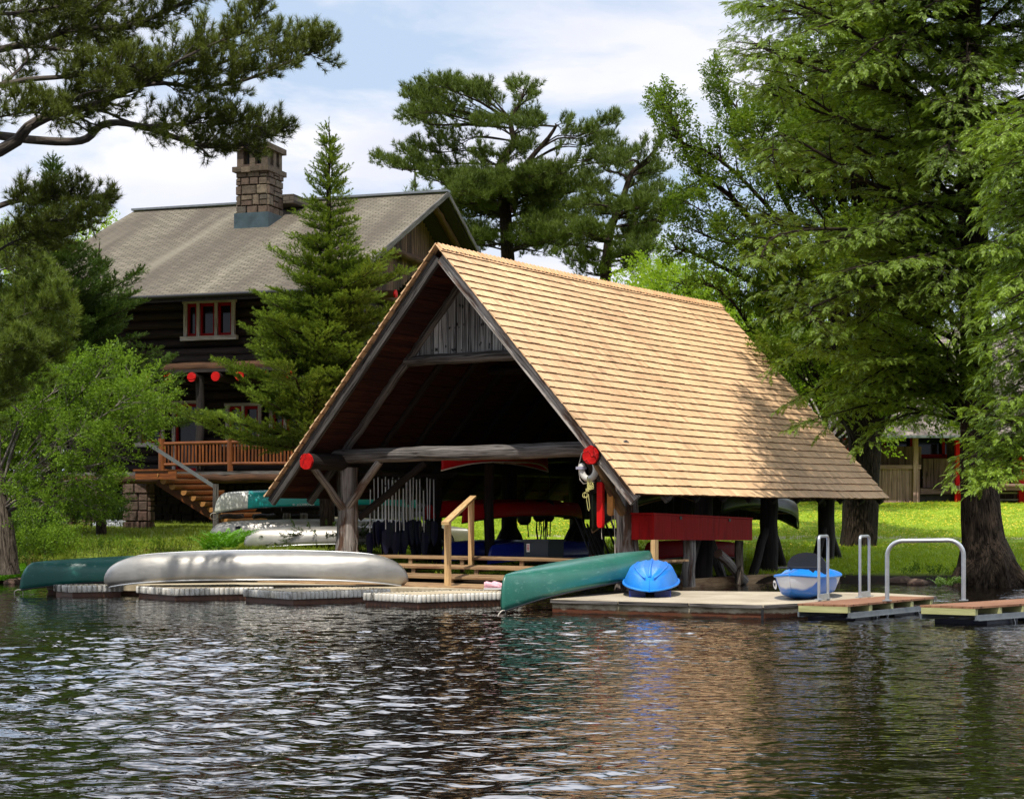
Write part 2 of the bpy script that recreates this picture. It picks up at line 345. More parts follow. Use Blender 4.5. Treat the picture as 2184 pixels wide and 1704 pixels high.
# sheathing seen from below: spaced boards
m=MB()
for sd in (1,-1):
    dn=(VU*sd*HW+UZ*(EZ-RZ)).normalized(); nn=(VU*sd*(RZ-EZ)+UZ*HW).normalized()
    m.box(BO+UZ*(RZ-.03)+VV*(LEN/2)+dn*(slant/2)+nn*-.034,(LEN-.06,slant-.03,.012),(VV,dn,nn),.25)
    for k in range(22):
        d=.12+k*(slant-.1)/22
        m.box(BO+UZ*RZ+VV*(LEN/2)+dn*d+nn*-.066,(LEN-.1,.13,.02),(VV,dn,nn),rnd.random())
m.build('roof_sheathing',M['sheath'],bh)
def logp(name,a,b,r,mat,parent=bh,n=12,jit=.08,r2=None,wig=.02,tint=.5,caps=None):
    m=MB(); a=Vector(a); b=Vector(b); L=(b-a).length; k=max(3,int(L/.3)); pts=[]; rr=[]
    for i in range(k+1):
        q=i/k; p=a.lerp(b,q); p+=Vector((rnd.uniform(-1,1),rnd.uniform(-1,1),rnd.uniform(-1,1)))*wig*(0<i<k); pts.append(p); rr.append(r+((r2 or r)-r)*q)
    m.tube(pts,rr,n,True,jit,tint); return m.build(name,mat,parent)
# rafters
for i in range(11):
    v=.05 if i==0 else 1.3+(i-1)*1.16
    if v>LEN-.1: v=LEN-.14
    for sd in (1,-1):
        off=.125 if i else .14
        a=B(0.05*sd,v,roofz(.05)-off*1.35); b=B(sd*(HW-.05),v,roofz(HW-.05)-off*1.35)
        if i==0:
            m=MB(); m.bar(a-UZ*.0,b-UZ*.0,.24 if sd>0 else .19,.09,VV,1.0 if sd>0 else -.25)
            m.build('rake_rafter',M['log_silver'] if sd>0 else M['log_grey'],bh)
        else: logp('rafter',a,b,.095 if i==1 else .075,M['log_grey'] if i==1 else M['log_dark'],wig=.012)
rows=[1.25,4.35,7.45,10.55]; UL=-3.42; UR=3.65
for s_,uu in (('l',UL),('r',UR)):
    for i,v in enumerate(rows):
        zb=.28 if s_=='l' else .0
        if i==0:
            m=MB(); r0=.215 if s_=='l' else .205
            # a cluster: fluted old trunk
            pts=[B(uu,v,zb-.3),B(uu,v,zb+.3),B(uu,v,1.0),B(uu+.01,v,1.7),B(uu,v,2.5)]
            m.tube(pts,[r0*1.45,r0*1.12,r0,r0*.98,r0*.95],18,True,.2,.5,sub=3); m.build('post',M['log_silver'],bh)
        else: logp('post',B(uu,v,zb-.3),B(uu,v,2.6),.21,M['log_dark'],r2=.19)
        if i>=1:
            for q in (-1,1):
                logp('post_prop',B(uu,v+q*.95,zb-.05),B(uu,v+q*.14,1.15),.10,M['log_grey'] if (s_=='r' and i==1) else M['log_dark'])
    # plates with red painted ends
    u2=uu if s_=='r' else uu-.02
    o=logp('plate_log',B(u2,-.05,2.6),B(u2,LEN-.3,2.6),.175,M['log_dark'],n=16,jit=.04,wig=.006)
    m=MB(); ring=[]; nr=20
    for k in range(nr):
        a=2*math.pi*k/nr; r=.178*(1+.05*rnd.uniform(-1,1)); ring.append((r*math.cos(a),r*math.sin(a)))
    q=[B(u2,-.06,2.6)+VU*x+UZ*y for x,y in ring]+[B(u2,-.10,2.6)+VU*x*.97+UZ*y*.97 for x,y in ring]
    m.add(q,[(k,(k+1)%nr,nr+(k+1)%nr,nr+k) for k in range(nr)]+[tuple(range(nr,2*nr))[::-1]])
    m.build('painted_log_end',M['red_end'],o)
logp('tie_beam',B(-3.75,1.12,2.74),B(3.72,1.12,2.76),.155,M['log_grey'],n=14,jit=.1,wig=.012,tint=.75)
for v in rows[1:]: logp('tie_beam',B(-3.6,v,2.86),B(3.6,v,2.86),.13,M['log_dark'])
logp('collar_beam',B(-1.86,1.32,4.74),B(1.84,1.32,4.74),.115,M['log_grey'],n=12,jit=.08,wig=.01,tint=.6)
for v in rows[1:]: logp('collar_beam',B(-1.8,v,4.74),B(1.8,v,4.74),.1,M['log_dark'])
# braces of the two front posts
logp('brace',B(UL,1.10,1.62),B(UL,.10,2.50),.085,M['log_silver'],jit=.2,r2=.07)
logp('brace',B(UL+.12,1.15,1.66),B(UL+1.02,1.10,2.62),.10,M['log_silver'],jit=.2,r2=.085)
logp('brace',B(UL+.14,1.45,1.4),B(UL+1.3,2.3,2.6),.08,M['log_dark'])
logp('brace',B(UR,1.08,1.52),B(UR,.12,2.46),.095,M['lumber_old'],jit=.12,r2=.08,tint=.1)
logp('brace',B(UR-.1,1.2,1.7),B(UR-.95,1.15,2.62),.07,M['log_dark'])
logp('brace',B(UR,10.4,1.7),B(UR,9.3,2.55),.08,M['log_dark']); logp('brace',B(UR,4.5,1.7),B(UR,5.5,2.55),.08,M['log_dark'])
logp('brace',B(UL,4.2,1.7),B(UL,3.2,2.55),.08,M['log_dark'])
logp('post',B(-1.84,4.35,.4),B(-1.84,4.35,2.86),.115,M['log_dark'],tint=1.)
logp('post',B(1.6,7.4,.3),B(1.6,7.4,2.86),.14,M['log_dark']); logp('post',B(1.5,3.6,.3),B(1.5,3.6,2.86),.16,M['log_dark'])
# gable of silvery vertical boards
m=MB(); u=-1.78
while u<1.8:
    w=rnd.uniform(.2,.36); u2=min(u+w,1.8); zb=4.80+rnd.uniform(-.02,.02)
    def zt(x): return max(zb+.01,min(6.42,roofz(x)-.23))
    ys=1.30+rnd.uniform(-.008,.008); tt=rnd.random()
    xs=[u+.008,(u+u2)/2,u2-.008]
    for (a,b) in ((xs[0],xs[1]),(xs[1],xs[2])):
        q=[B(a,ys,zb),B(b,ys,zb),B(b,ys,zt(b)),B(a,ys,zt(a)),B(a,ys+.03,zb),B(b,ys+.03,zb),B(b,ys+.03,zt(b)),B(a,ys+.03,zt(a))]
        off=u*7; g=[(a+off,0,0),(b+off,0,0),(b+off,0,zt(b)-zb),(a+off,0,zt(a)-zb)]*2
        m.add(q,[(0,1,2,3),(5,4,7,6),(1,5,6,2),(4,0,3,7),(4,5,1,0)],g,tt)
    u=u2+.012
m.build('gable_boards',M['gable'],bh)
m=MB(); q=[B(-1.72,1.345,4.8),B(1.72,1.345,4.8),B(0.0,1.345,6.6)]; m.add(q,[(0,1,2)]); 
# dark nail knots in rows
for _ in range(46):
    z=rnd.choice((4.95,5.0,5.38,5.42,5.8,5.85,4.92))+rnd.uniform(-.03,.03); hw=(6.5-z)/SL-.12
    uu=rnd.uniform(-hw,hw); r=rnd.uniform(.012,.026); c=B(uu,1.283,z)
    m.add([c+VU*math.cos(a)*r*.8+UZ*math.sin(a)*r*1.5 for a in [k*math.pi/4 for k in range(8)]],[tuple(range(8))])
m.build('gable_backing',M['black'],bh)
# added backdrop of dark boards that keeps the boathouse interior black
m=MB(); u=-4.35
while u<2.1:
    w=rnd.uniform(.2,.3); zt_=roofz(u+w/2)-.3
    if zt_>1.45: m.box(B(u+w/2,11.35,(1.34+zt_)/2),(w-.01,.03,zt_-1.34),(VU,VV,UZ),rnd.random())
    u+=w
m.build('dark_backdrop',M['log_dark'],bh)
logp('back_rail',B(-3.7,11.2,1.02),B(-.6,11.2,1.0),.11,M['log_dark'])
m=MB(); m.bar(B(3.92,2.9,.07),B(4.0,7.9,.07),.10,.20,UZ,.6); m.build('sill_plank',M['lumber_old'],bh)
# ------------------------------------------------------------------ docks
def quad(L,Nn,Rr,h,back=None):
    a=G(*L,h); b=G(*Nn,h); c=G(*Rr,h); d=(a+c-b) if back is None else G(*back,h); return [Vector((p.x,p.y,0)) for p in (a,b,c,d)]
def ribbed_float(poly,h,label):
    t=thing('float_dock',label,'floating dock',(sum((p.x for p in poly))/4,sum((p.y for p in poly))/4,h),'white ribbed float docks')
    m=MB(); m.prism(poly,h-.02,h-.004); m.build('deck_panel',M['deck_tan'],t)
    m=MB(); n=4; cen=sum(poly,Vector())/4
    for i in range(n):
        a=poly[i]; b=poly[(i+1)%n]; L=(b-a).length; d=(b-a)/L; out=Vector((d.y,-d.x,0))
        if out.dot(a-cen)<0: out=-out
        k=int(L/.085); dark=.72 if i==0 else .12
        m.box((a+b)/2+UZ*(h-.06)-out*.03,(L,.04,.118),(d,out,UZ),dark)
        for j in range(k):
            c=a+d*(j+.5)*L/k; seg=[]
            for z,rr in ((h-.118,.026),(h-.10,.034),(h-.02,.034),(h+.002,.026)):
                seg.append([c+UZ*z+d*(math.cos(q)*rr*1.15)+out*(math.sin(q)*rr) for q in [math.pi*w/5 for w in range(6)]])
            vs=[p for s_ in seg for p in s_]; fs=[]
            for r_ in range(3):
                for w in range(5): fs.append((r_*6+w+1,r_*6+w,r_*6+6+w,r_*6+7+w))
            fs.append(tuple(range(18,24))[::-1])
            m.add(vs,fs,None,dark+rnd.uniform(-.15,.2),True)
            c2=c-out*.07; m.box(c2+UZ*(h-.001),(.03,.03,.012),(d,out,UZ),1.0)
    m.build('ribbed_rim',M['rib'],t)
    m=MB(); ins=[p+(cen-p).normalized()*.035 for p in poly]; m.prism(ins,-.25,h-.112); m.build('timber_base',M['wet_wood'],t)
    return t
HD=.2
def gq(*a): return quad(*a,HD)
ribbed_float(gq((775,1264),(890,1269),(1112,1261.5)),HD,'ribbed white float nearest the worn green canoe bow, dark algae on its end')
ribbed_float(gq((520,1256.5),(624,1263),(832,1256)),HD,'ribbed white float below the right half of the big aluminium canoe')
ribbed_float(gq((292,1249.6),(372,1255.6),(582,1251.4)),HD,'ribbed white float below the left half of the big aluminium canoe')
ribbed_float(gq((116,1246.5),(152,1249.2),(262,1247.2)),HD,'smallest looking ribbed white float under the dark green canoe at far left')
t=thing('walkway_dock','long tan walkway dock joining the white ribbed floats in front of the wooden steps','walkway',G(700,1250,HD))
w4=[G(100,1243.5,HD),G(1120,1256,HD),G(1120,1246.,HD),G(100,1237,HD)]
m=MB(); m.prism(w4,HD-.12,HD-.008); m.build('deck_boards',M['deck_tan'],t)
m=MB(); m.prism([p+Vector((0,.08,0)) for p in w4],-.3,HD-.13); m.build('timber_base',M['wet_wood'],t)
# big grey dock
t=thing('boarded_dock','wide sun bleached grey dock carrying both blue kayaks, stained fascia','dock',G(1600,1275,HD))
poly=[G(1174,1278,HD),G(1628,1290,HD),G(1996,1270.6,HD),G(1870,1263.5,HD),G(1330,1258.5,HD)]
m=MB(); m.prism(poly,HD-.035,HD); m.build('deck_boards',M['deck_grey'],t)
cen=sum(poly,Vector())/5; ins=[p+(cen-p).normalized()*.03 for p in poly]
m=MB(); m.prism(ins,-.4,HD-.04); m.build('fascia',M['fascia'],t)
# lip boards along the edge, with joints
m=MB()
for i in (0,1):
    a=poly[i]; b=poly[i+1]; L=(b-a).length; k=int(L/.9)
    for j in range(k):
        p=a.lerp(b,(j+.01)/k); q=a.lerp(b,(j+.99)/k); out=Vector(((b-a).y,-(b-a).x,0)).normalized()
        m.bar(Vector((p.x,p.y,HD-.025))+out*.014,Vector((q.x,q.y,HD-.025))+out*.014,.03,.045,UZ,rnd.random())
m.build('edge_strip',M['log_grey'],t)
m=MB(); c=poly[1]; m.tube([Vector((c.x-.02,c.y-.05,-.3)),Vector((c.x-.02,c.y-.05,HD-.06))],.02,8); m.build('corner_pipe',M['black'],t)
# leaf litter scrap on the dock edge
# brown decks with blue floats
def swim_dock(L,Nn,Rr,h,label):
    p4=quad(L,Nn,Rr,h); cen=sum(p4,Vector())/4
    t=thing('swim_dock',label,'floating dock',(cen.x,cen.y,h),'brown decked docks on blue floats')
    m=MB(); m.prism(p4,h-.028,h); m.build('deck_boards',M['deck_brown'],t)
    a,b,c,d=p4
    def inw(p,k): return p+(cen-p).normalized()*k
    m=MB()
    q=[inw(p,.05) for p in p4]
    for s_,e in ((q[0],q[1]),(q[3],q[2])): m.bar(s_+UZ*(h-.075),e+UZ*(h-.075),.04,.09,UZ,.7)
    L2=(q[2]-q[1]).length; k=max(3,int(L2/.55))
    for i in range(k+1):
        s_=q[1].lerp(q[2],i/k); e=q[0].lerp(q[3],i/k); m.bar(s_+UZ*(h-.075),e+UZ*(h-.075),.12,.085,UZ,.6)
    m.build('joists',M['algae_wood'],t)
    m=MB(); q=[inw(p,.02) for p in p4]
    for s_,e in ((q[1],q[2]),(q[0],q[3])):
        m.bar(s_+UZ*(h-.15),e+UZ*(h-.15),.03,.07,UZ); m.bar(s_+UZ*(h-.188)-(s_-cen).normalized()*.04,e+UZ*(h-.188)-(e-cen).normalized()*.04,.09,.012,UZ)
    m.build('steel_angle',M['steel_dark'],t)
    for s_ in (.22,.78):
        m=MB(); base=q[0].lerp(q[3],s_*.9+.02); e=q[1].lerp(q[2],s_*.9+.02); dd=(q[2]-q[1]).normalized()*.42
        m.prism([inw(p,.06) for p in (base-dd,e-dd,e+dd,base+dd)],-.22,h-.20); m.build('float_drum',M['navy'],t)
    m=MB()
    for s_ in (.30,.45,.80,.93):
        e=q[1].lerp(q[2],s_)+UZ*(h-.17); dirv=(q[2]-q[1]).normalized()*(.16 if s_ in(.45,.93) else -.12)
        m.bar(e,e-dirv-UZ*.20,.03,.012,UZ)
    m.build('strut',M['galv'],t)
    return t
swim_dock((1701,1286.5),(1809,1289.5),(1992,1273),.225,'brown decked dock carrying the two narrow hoops, left of the gap')
swim_dock((1962,1290),(2080,1293.6),(2330,1277),.25,'brown decked dock cut off by the right edge of the photo')
def hoop(pts,r,label,foot,name='dock_ladder_rail'):
    """inverted U of pipe through the given corner points"""
    t=thing(name,label,'grab rail',pts[0]); a,b=pts[0],pts[1]; top=pts[2]; bend=pts[3]
    path=[a]; d=(b-a).normalized(); n=8
    path.append(a+UZ*(top-bend))
    for k in range(1,n+1):
        q=math.pi/2*k/n; path.append(a+UZ*(top-bend)+d*(bend-bend*math.cos(q))+UZ*bend*math.sin(q))
    for k in range(n+1):
        q=math.pi/2*(1-k/n); path.append(b+UZ*(top-bend)-d*(bend-bend*math.cos(q))+UZ*bend*math.sin(q))
    path.append(b)
    m=MB(); m.tube(path,r,12); m.build('pipe',M['galv'],t)
    m=MB()
    if foot: m.bar(a+UZ*.04,b+UZ*.04,.05,.08,UZ)
    for p in (a,b): m.box(p+UZ*.006,(.13,.10,.012),(d,UZ.cross(d),UZ))
    m.build('foot_plate',M['galv'],t); return t
hoop([G(1746.5,1279,.23),G(1765.5,1276,.23),.935,.062],.022,'narrow galvanised hoop beside the upright blue kayak',True)
hoop([G(1834,1273.5,.23),G(1853.5,1271,.23),.925,.064],.022,'narrow galvanised hoop between the kayak and the wide rail',True)
hoop([G(1894,1281.5,.23)+Vector((0,.06,0)),G(2055,1280.5,.25),.87,.22],.032,'wide galvanised hoop rail bridging the two brown docks',False,'gangway_rail')
# ------------------------------------------------------------------ wooden steps
st=thing('wooden_steps','broad pine plank steps with open fronts before the boathouse','steps',B(.5,-1,.2))
lv=[(.60,.80,2.3,-4.3,4.45),(.46,-.6,.80,-3.2,4.0),(.33,-2.0,-.6,-2.6,3.6),(.215,-3.3,-2.0,-2.4,3.4)]
for z,v0,v1,ua,ub in lv:
    m=MB()
    k=int((v1-v0)/.15)
    for i in range(k): 
        vv=v0+(i+.5)*(v1-v0)/k
        um=.2 if i%2 else -.4
        m.bar(B(ua,vv,z-.02),B(um-.006,vv,z-.02),.145,.038,UZ,rnd.random()); m.bar(B(um+.006,vv,z-.023),B(ub,vv,z-.023),.145,.038,UZ,rnd.random())
    m.build('tread',M['lumber_old'],st)
m=MB()
for z,v0,v1,ua,ub in lv[:3]:
    uu=ua+.2
    while uu<ub: 
        m.bar(B(uu,v0+.06,z-.042),B(uu,v0+.06,z-.2 if z<.6 else .3),.09,.04,VV,rnd.random()); m.bar(B(uu,v0+.08,z-.065),B(uu,v1,z-.065),.04,.045,UZ,.2); uu+=1.25+rnd.random()*.3
m.build('riser_block',M['lumber_old'],st)
a=G(955,1250,.2); a2=Vector((a.x,a.y,0)); b=P(1005,1188,35.2); 
m=MB(); m.bar(a2+UZ*.18,a2+UZ*1.36,.09,.09,VU,.7); m.build('handrail_post',M['lumber'],st)
b2=Vector((b.x,b.y,0)); m=MB(); m.bar(b2+UZ*.4,b2+UZ*1.79,.09,.09,VU,.7); m.build('handrail_post',M['lumber'],st)
m=MB(); d=(b2+UZ*1.80-(a2+UZ*1.36)); m.bar(a2+UZ*1.37-d*.10,b2+UZ*1.80+d*.10,.13,.05,UZ,.8); m.build('handrail',M['lumber'],st)
# ------------------------------------------------------------------ canoes
LENS={}
def canoe_mesh(name,L,Bm,D,rise,stem,mat,gun,inv=True,rocker=.05,keel=None,skin=None,pexp=2.3,label=None,cat='canoe',tip=None,recurve=0):
    t=thing(name,label,cat)
    ns=48; na=22
    def half(s): return max(.004,Bm/2*max(0,(1-abs(s)**pexp))**.85)
    def zs(s): return D+rise*abs(s)**3.2
    def zk(s): return rocker*abs(s)**2.2
    def pt(s,q):
        sg=1 if q>=0 else -1; a=abs(q)
        ph=a*math.pi/2; x=half(s)*min(1,math.sin(ph)**.62)*(1-.04*a*a); h=(1-math.cos(ph)**.9)
        z=zk(s)+(zs(s)-zk(s))*h
        hh=h; back=stem*(1-math.sqrt(max(0,1-(1-hh)**2)))*abs(s)**5
        if recurve:
            hf=.80; back=(stem*(1-math.sqrt(max(0,1-((hf-hh)/hf)**2))) if hh<hf else recurve*((hh-hf)/(1-hf))**1.6)*abs(s)**6
        y=(1 if s>0 else -1)*(abs(s)*L/2-back)
        if inv: x=-x; z=D+rise-z
        return Vector((sg*x,y,z))
    S=[math.sin(math.pi/2*(-1+2*i/ns)) for i in range(ns+1)]
    S=[.5*(-1+2*i/ns)+.5*s for i,s in enumerate(S)]
    m=MB(); vs=[];ti=[]
    for s in S:
        for k in range(-na//2,na//2+1): vs.append(pt(s,k/(na//2))); ti.append(.5)
    W=na+1; fs=[]
    for i in range(ns):
        for k in range(na):
            q=(i*W+k,i*W+k+1,(i+1)*W+k+1,(i+1)*W+k); fs.append(q if not inv else q)
    mi=0
    m.add(vs,fs,None,.5,True)
    if skin:   # second colour at both ends
        for i,f in enumerate(m.f):
            yc=sum(m.v[j][1] for j in f)/4
            m.m[i]=1 if yc*skin[1]>skin[2] else 0
    o=m.build('hull',[mat]+([M[skin[0]]] if skin else []),t,True)
    md=o.modifiers.new('shell','SOLIDIFY'); md.thickness=.006; md.offset=-1 if not inv else -1
    m=MB()
    for sg in (-1,1):
        m.tube([pt(s,sg)+Vector((0,0,0)) for s in S],[.015]*(ns+1),6)
    m.build('gunwale',gun,t,True)
    if keel:
        m=MB(); m.tube([pt(s,0.0)+Vector((0,0,.004 if inv else -.004)) for s in S],[.009]*(ns+1),6); m.build('keel_strip',keel,t,True)
    m=MB()
    for sv in (-.35,.02,.38):
        a,b=pt(sv,1),pt(sv,-1); m.bar(a,b,.06,.025,UZ)
    m.build('thwart',M['lumber_old'],t,True)
    t.rotation_mode='XYZ'; LENS[t.name]=L
    return t,pt
def place(t,a,b,roll=0):
    """set the canoe's long axis from point a (its -Y end) to b; z of the points = lowest line"""
    a=Vector(a); b=Vector(b); y=(b-a).normalized(); x=y.cross(UZ).normalized(); z=x.cross(y)
    Mx=Matrix((x,y,z)).transposed(); Mx=Mx@Matrix.Rotation(roll,3,'Y'); t.location=a+y*LENS[t.name]/2; t.rotation_euler=Mx.to_euler()
def rope_loop(t,c,r,mat):
    m=MB(); c=Vector(c); m.tube([c+Vector((r*.3*math.cos(a),-r*math.sin(a)*.9-.02,-r*.6+r*math.cos(a)*.8)) for a in [k*math.pi/7 for k in range(-3,13)]],.008,6); m.build('painter_rope',mat,t,True)
# big aluminium canoe
LA=(876-221)/F*31.0
t,pt=canoe_mesh('aluminium_canoe',LA,.95,.48,.17,.62,M['alu'],M['silver'],recurve=.10,keel=M['silver'],rocker=.12,pexp=2.9,label='long bare aluminium canoe lying upside down across the white floats')
m=MB()
for sg in (-1,1):
    m.tube([pt(s/30,sg*(.46-.1*abs(s/30)**4))+Vector((0,0,.002)) for s in range(-29,30)],.0045,5)
m.build('seam',M['silver'],t,True)
pa=P(222,1250,31.2); pb=P(875,1250,31.0); pa.z=.17; pb.z=.2; place(t,pa,pb,R(4))
m=MB(); m.box((.3,-1.2,.35),(.02,.02,.02)); 
# dark green canoe on far left
t,pt=canoe_mesh('green_canoe',5.0,.88,.42,.14,.30,M['cgreen2'],M['black'],label='dark green canoe upside down at far left, half behind the aluminium one')
pa=P(42,1262,31.9); pa.z=.08; pb=P(560,1245,33.2); pb.z=.2; place(t,pa,pb,R(3)); rope_loop(t,pt(-1,1),.09,M['rope_w'])
# worn green canoe over the dock corner
t,pt=canoe_mesh('green_canoe',5.3,.92,.42,.17,.20,M['cgreen'],M['black'],keel=None,label='worn scratched green canoe upside down, its bow hanging over the water')
pa=P(1070,1305,25.6); pa.z=.04; pb=P(1405,1240,30.3); pb.z=.33; place(t,pa,pb,R(-2)); rope_loop(t,pt(-1,1),.13,M['rope_w'])
# teal canoe with bone white ends on the rack
t,pt=canoe_mesh('teal_canoe',5.0,.88,.38,.17,.30,M['cteal'],M['black'],skin=('cwhite',-1,1.72),label='teal canoe with pale bow upside down on the rack under the left eave')
pa=P(458,1090,42.0); pb=P(905,1076,43.2); pa.z=1.50; pb.z=1.62; place(t,pa,pb,R(6)); rope_loop(t,pt(-1,1),.1,M['rope_w']); tealC=t
def text_obj(body,size,mat,parent,mw,name='lettering'):
    cu=bpy.data.curves.new(name,'FONT'); cu.body=body; cu.size=size; cu.extrude=.002
    o=bpy.data.objects.new('tmp_text',cu); col.objects.link(o); bpy.context.view_layer.update()
    me=bpy.data.meshes.new_from_object(o.evaluated_get(bpy.context.evaluated_depsgraph_get())); bpy.data.objects.remove(o)
    me.transform(mw); me.materials.clear(); me.materials.append(mat); ob=bpy.data.objects.new(name,me); col.objects.link(ob); ob.parent=parent; return ob
# canoe side facing the camera is local +x (x = y cross z)
def side_pt(pt,s,q): return pt(s,q)
p1=pt(-.30,-.9); p2=pt(-.12,-.9); p1b=pt(-.30,.9)
side=-.9 if p1.x>0 else .9
p0=pt(-.29,side); p3=pt(-.05,side); pu=pt(-.29,side*.8)
X=-(p3-p0).normalized(); Y=-(pu-p0).normalized(); Z=X.cross(Y); Y=Z.cross(X)
mw=Matrix.Translation(pt(-.05,side)+Z*.012)@Matrix((X,Y,Z)).transposed().to_4x4()
text_obj('PENOBSCOT 16',.075,M['whitecloth'],tealC,mw)
# two aluminium canoes on the ground rack
for (xa,ya,xb,yb,da,db,lab) in ((446,1140,905,1128,41.5,42.2,'silver canoe on the ground rack, left bow with small dark label'),(520,1155,1000,1140,39.6,40.6,'silver canoe in front of its neighbour on the ground rack, bow behind ferns')):
    t,pt=canoe_mesh('aluminium_canoe',4.9,.9,.40,.12,.42,M['alu'],M['silver'],keel=None,pexp=3.,recurve=.08,label=lab)
    a=P(xa,ya,da); b=P(xb,yb,db); a.z=.82 if da>41 else .66; b.z=a.z+.05; place(t,a,b)
    if da>41:
        p=pt(-.72,-.6) if pt(-.72,-.6).x>0 else pt(-.72,.6); mm=MB(); mm.box(p+Vector((.02,0,0)),(.03,.12,.07)); mm.build('label_patch',M['navy'],t,True)
# grey canoe end seen through the boathouse
t,pt=canoe_mesh('grey_canoe',4.8,.85,.38,.14,.25,M['cgrey'],M['black'],label='khaki grey canoe bow on the far rack behind the big post')
b=P(993,1168,47); a=P(690,1140,49.0); b.z=.62; a.z=.95; place(t,a,b)
# red canoes inside
for (xa,xb,da,db,za,zb,lab) in ((902,1200,39.8,43.6,1.34,1.40,'red canoe inside the boathouse, left bow past the dark post'),(985,1235,38.8,43.,1.28,1.34,'red canoe inside the boathouse, bow just behind the upper handrail post')):
    t,pt=canoe_mesh('red_canoe',5.2,.8,.34,.13,.3,M['red_plastic'],M['black'],label=lab)
    a=P(xa,1100,da); b=P(xb,1100,db); a.z=za; b.z=zb; place(t,a,b)
t,pt=canoe_mesh('red_canoe',5.0,.8,.32,.2,.12,M['red_plastic'],M['rope_w'],label='red canoe slung high under the front tie beam')
a=B(-1.35,1.9,2.42); b=B(-1.9,6.9,2.5); place(t,a,b)
# canoe stood end on by the right post
t,pt=canoe_mesh('dark_canoe',5.0,.9,.40,.42,.10,M['cdark'],M['lumber_old'],label='dark canoe seen end on with pale gunwale, hanging by the right front post')
a=B(2.55,1.75,1.12); b=B(2.35,6.7,1.7); place(t,a,b)
t,pt=canoe_mesh('dark_canoe',5.0,.85,.40,.28,.2,M['cdark'],M['black'],label='dark olive canoe bow poking out under the far right eave')
b=P(1700,1128,43.4); a=b-(b-B(2.75,5.4,0)).normalized()*5.0; a.z=1.5; b.z=1.12; place(t,a,b)
t,pt=canoe_mesh('maroon_canoe',4.6,.8,.36,.12,.25,M['red_paint'],M['black'],label='dark red canoe on the ground under the red locker')
a=P(1372,1200,37); b=P(1560,1190,40.5); a.z=.45; b.z=.38; place(t,a,b)
# royal blue boats low inside
for (xa,xb,da,db,z,lab) in ((944,1115,38.5,42.5,.42,'royal blue rowing hull at the left, low behind the steps'),(1040,1290,37.8,41.5,.4,'royal blue rowing hull on the right, low behind the steps')):
    t,pt=canoe_mesh('blue_rowing_boat',4.6,1.1,.36,.1,.25,M['boatblue'],M['boatblue'],label=lab,cat='boat')
    a=P(xa,1100,da); b=P(xb,1100,db); a.z=z; b.z=z; place(t,a,b)
# ------------------------------------------------------------------ kayaks (sit in)
def kayak(name,label,inv):
    t=thing(name,label,'kayak'); L=2.9; ns=40
    S=[-1+2*i/ns for i in range(ns+1)]
    def w(s): return .375*max(0,1-abs(s)**2.4)**.62 if inv else .385*max(0,1-abs(s)**2.0)**.78
    def sh(s): return .29+(.05 if not inv else .03)*abs(s)**2.6
    def kz(s): return .16*max(0,abs(s)-.5)**1.5*2.2
    sec=[(0,0),(.22,.03),(.26,.0),(.42,.06),(.74,.20),(.80,.30),(.96,.78),(1.0,1.0)]
    m=MB(); vs=[]; W=len(sec)*2-1
    for s in S:
        row=[]
        for q,h in sec:
            z=kz(s)+(sh(s)-kz(s))*h; row.append((q*max(w(s),.0015),s*L/2-(.12*(1-h)**2*(1 if s>0 else -1))*abs(s)**6,z))
        vs+= [Vector((-x,y,z)) for x,y,z in row[::-1]]+[Vector(r_) for r_ in row[1:]]
    fs=[(i*W+k,(i+1)*W+k,(i+1)*W+k+1,i*W+k+1) for i in range(ns) for k in range(W-1)]
    m.add(vs,fs,None,.5,True); hull=m
    mh=hull.build('hull',[M['kblue'] if inv else M['kayak_swirl']],t,True)
    m=MB(); rim=[]
    for sg in (-1,1): m.tube([Vector((sg*w(s)*1.02,s*L/2,sh(s)+.005)) for s in S],.018,8)
    m.build('rim',M['kblue'],t,True)
    if inv:
        m=MB(); m.tube([Vector((0,s*L/2-.12*abs(s)**6*(1 if s>0 else -1),kz(s)-.004)) for s in S],.022,8)
        for sg in (-1,1): m.tube([Vector((sg*w(s)*.60,s*L/2*.99,kz(s)+(sh(s)-kz(s))*.13-.002)) for s in S[1:-1]],.012,6)
        m.build('keel_ridge',M['kblue'],t,True)
    # deck with cockpit
    m=MB(); vs=[]; K=10
    for s in S:
        for k in range(K+1):
            x=-1+2*k/K; crown=(.10 if not inv else .14)*(1-x*x)*(1-abs(s)**3)
            well=0
            r=math.hypot((x)/.68,(s-.12)/.46)
            if r<1: well=-min(1,(1-r)*5)*.22
            elif r<1.15: well=.03
            vs.append(Vector((x*w(s)*.99,s*L/2,sh(s)+crown+well)))
    fs=[(i*(K+1)+k,i*(K+1)+k+1,(i+1)*(K+1)+k+1,(i+1)*(K+1)+k) for i in range(ns) for k in range(K)]
    m.add(vs,fs,None,.5,True); m.build('deck',M['kdark'] if inv else M['kblue'],t,True)
    if inv:
        m=MB()   # blocky seat and hatch structure the kayak rests on
        for x,y in ((-.17,-.6),(.17,-.6),(0,.2),(-.1,.6),(.1,.6)): m.box((x,y-.2,sh(0)+.13),(.22,.5,.14))
        m.build('deck_fittings',M['kdark'],t,True)
        m=MB(); 
        for sx in (-1,1): m.tube([Vector((sx*.27,-1.0,sh(.4)+.01)),Vector((sx*.28,-.98,sh(.4)+.1)),Vector((sx*.24,-.8,sh(.4)+.1)),Vector((sx*.24,-.78,sh(.4)+.01))],.012,6)
        m.build('carry_handle',M['black'],t,True)
    return t,w,sh
n=N('blue and white swirled hull'); o=n.obj(); sx=n.new('SeparateXYZ'); n.l.new(o,sx.inputs[0])
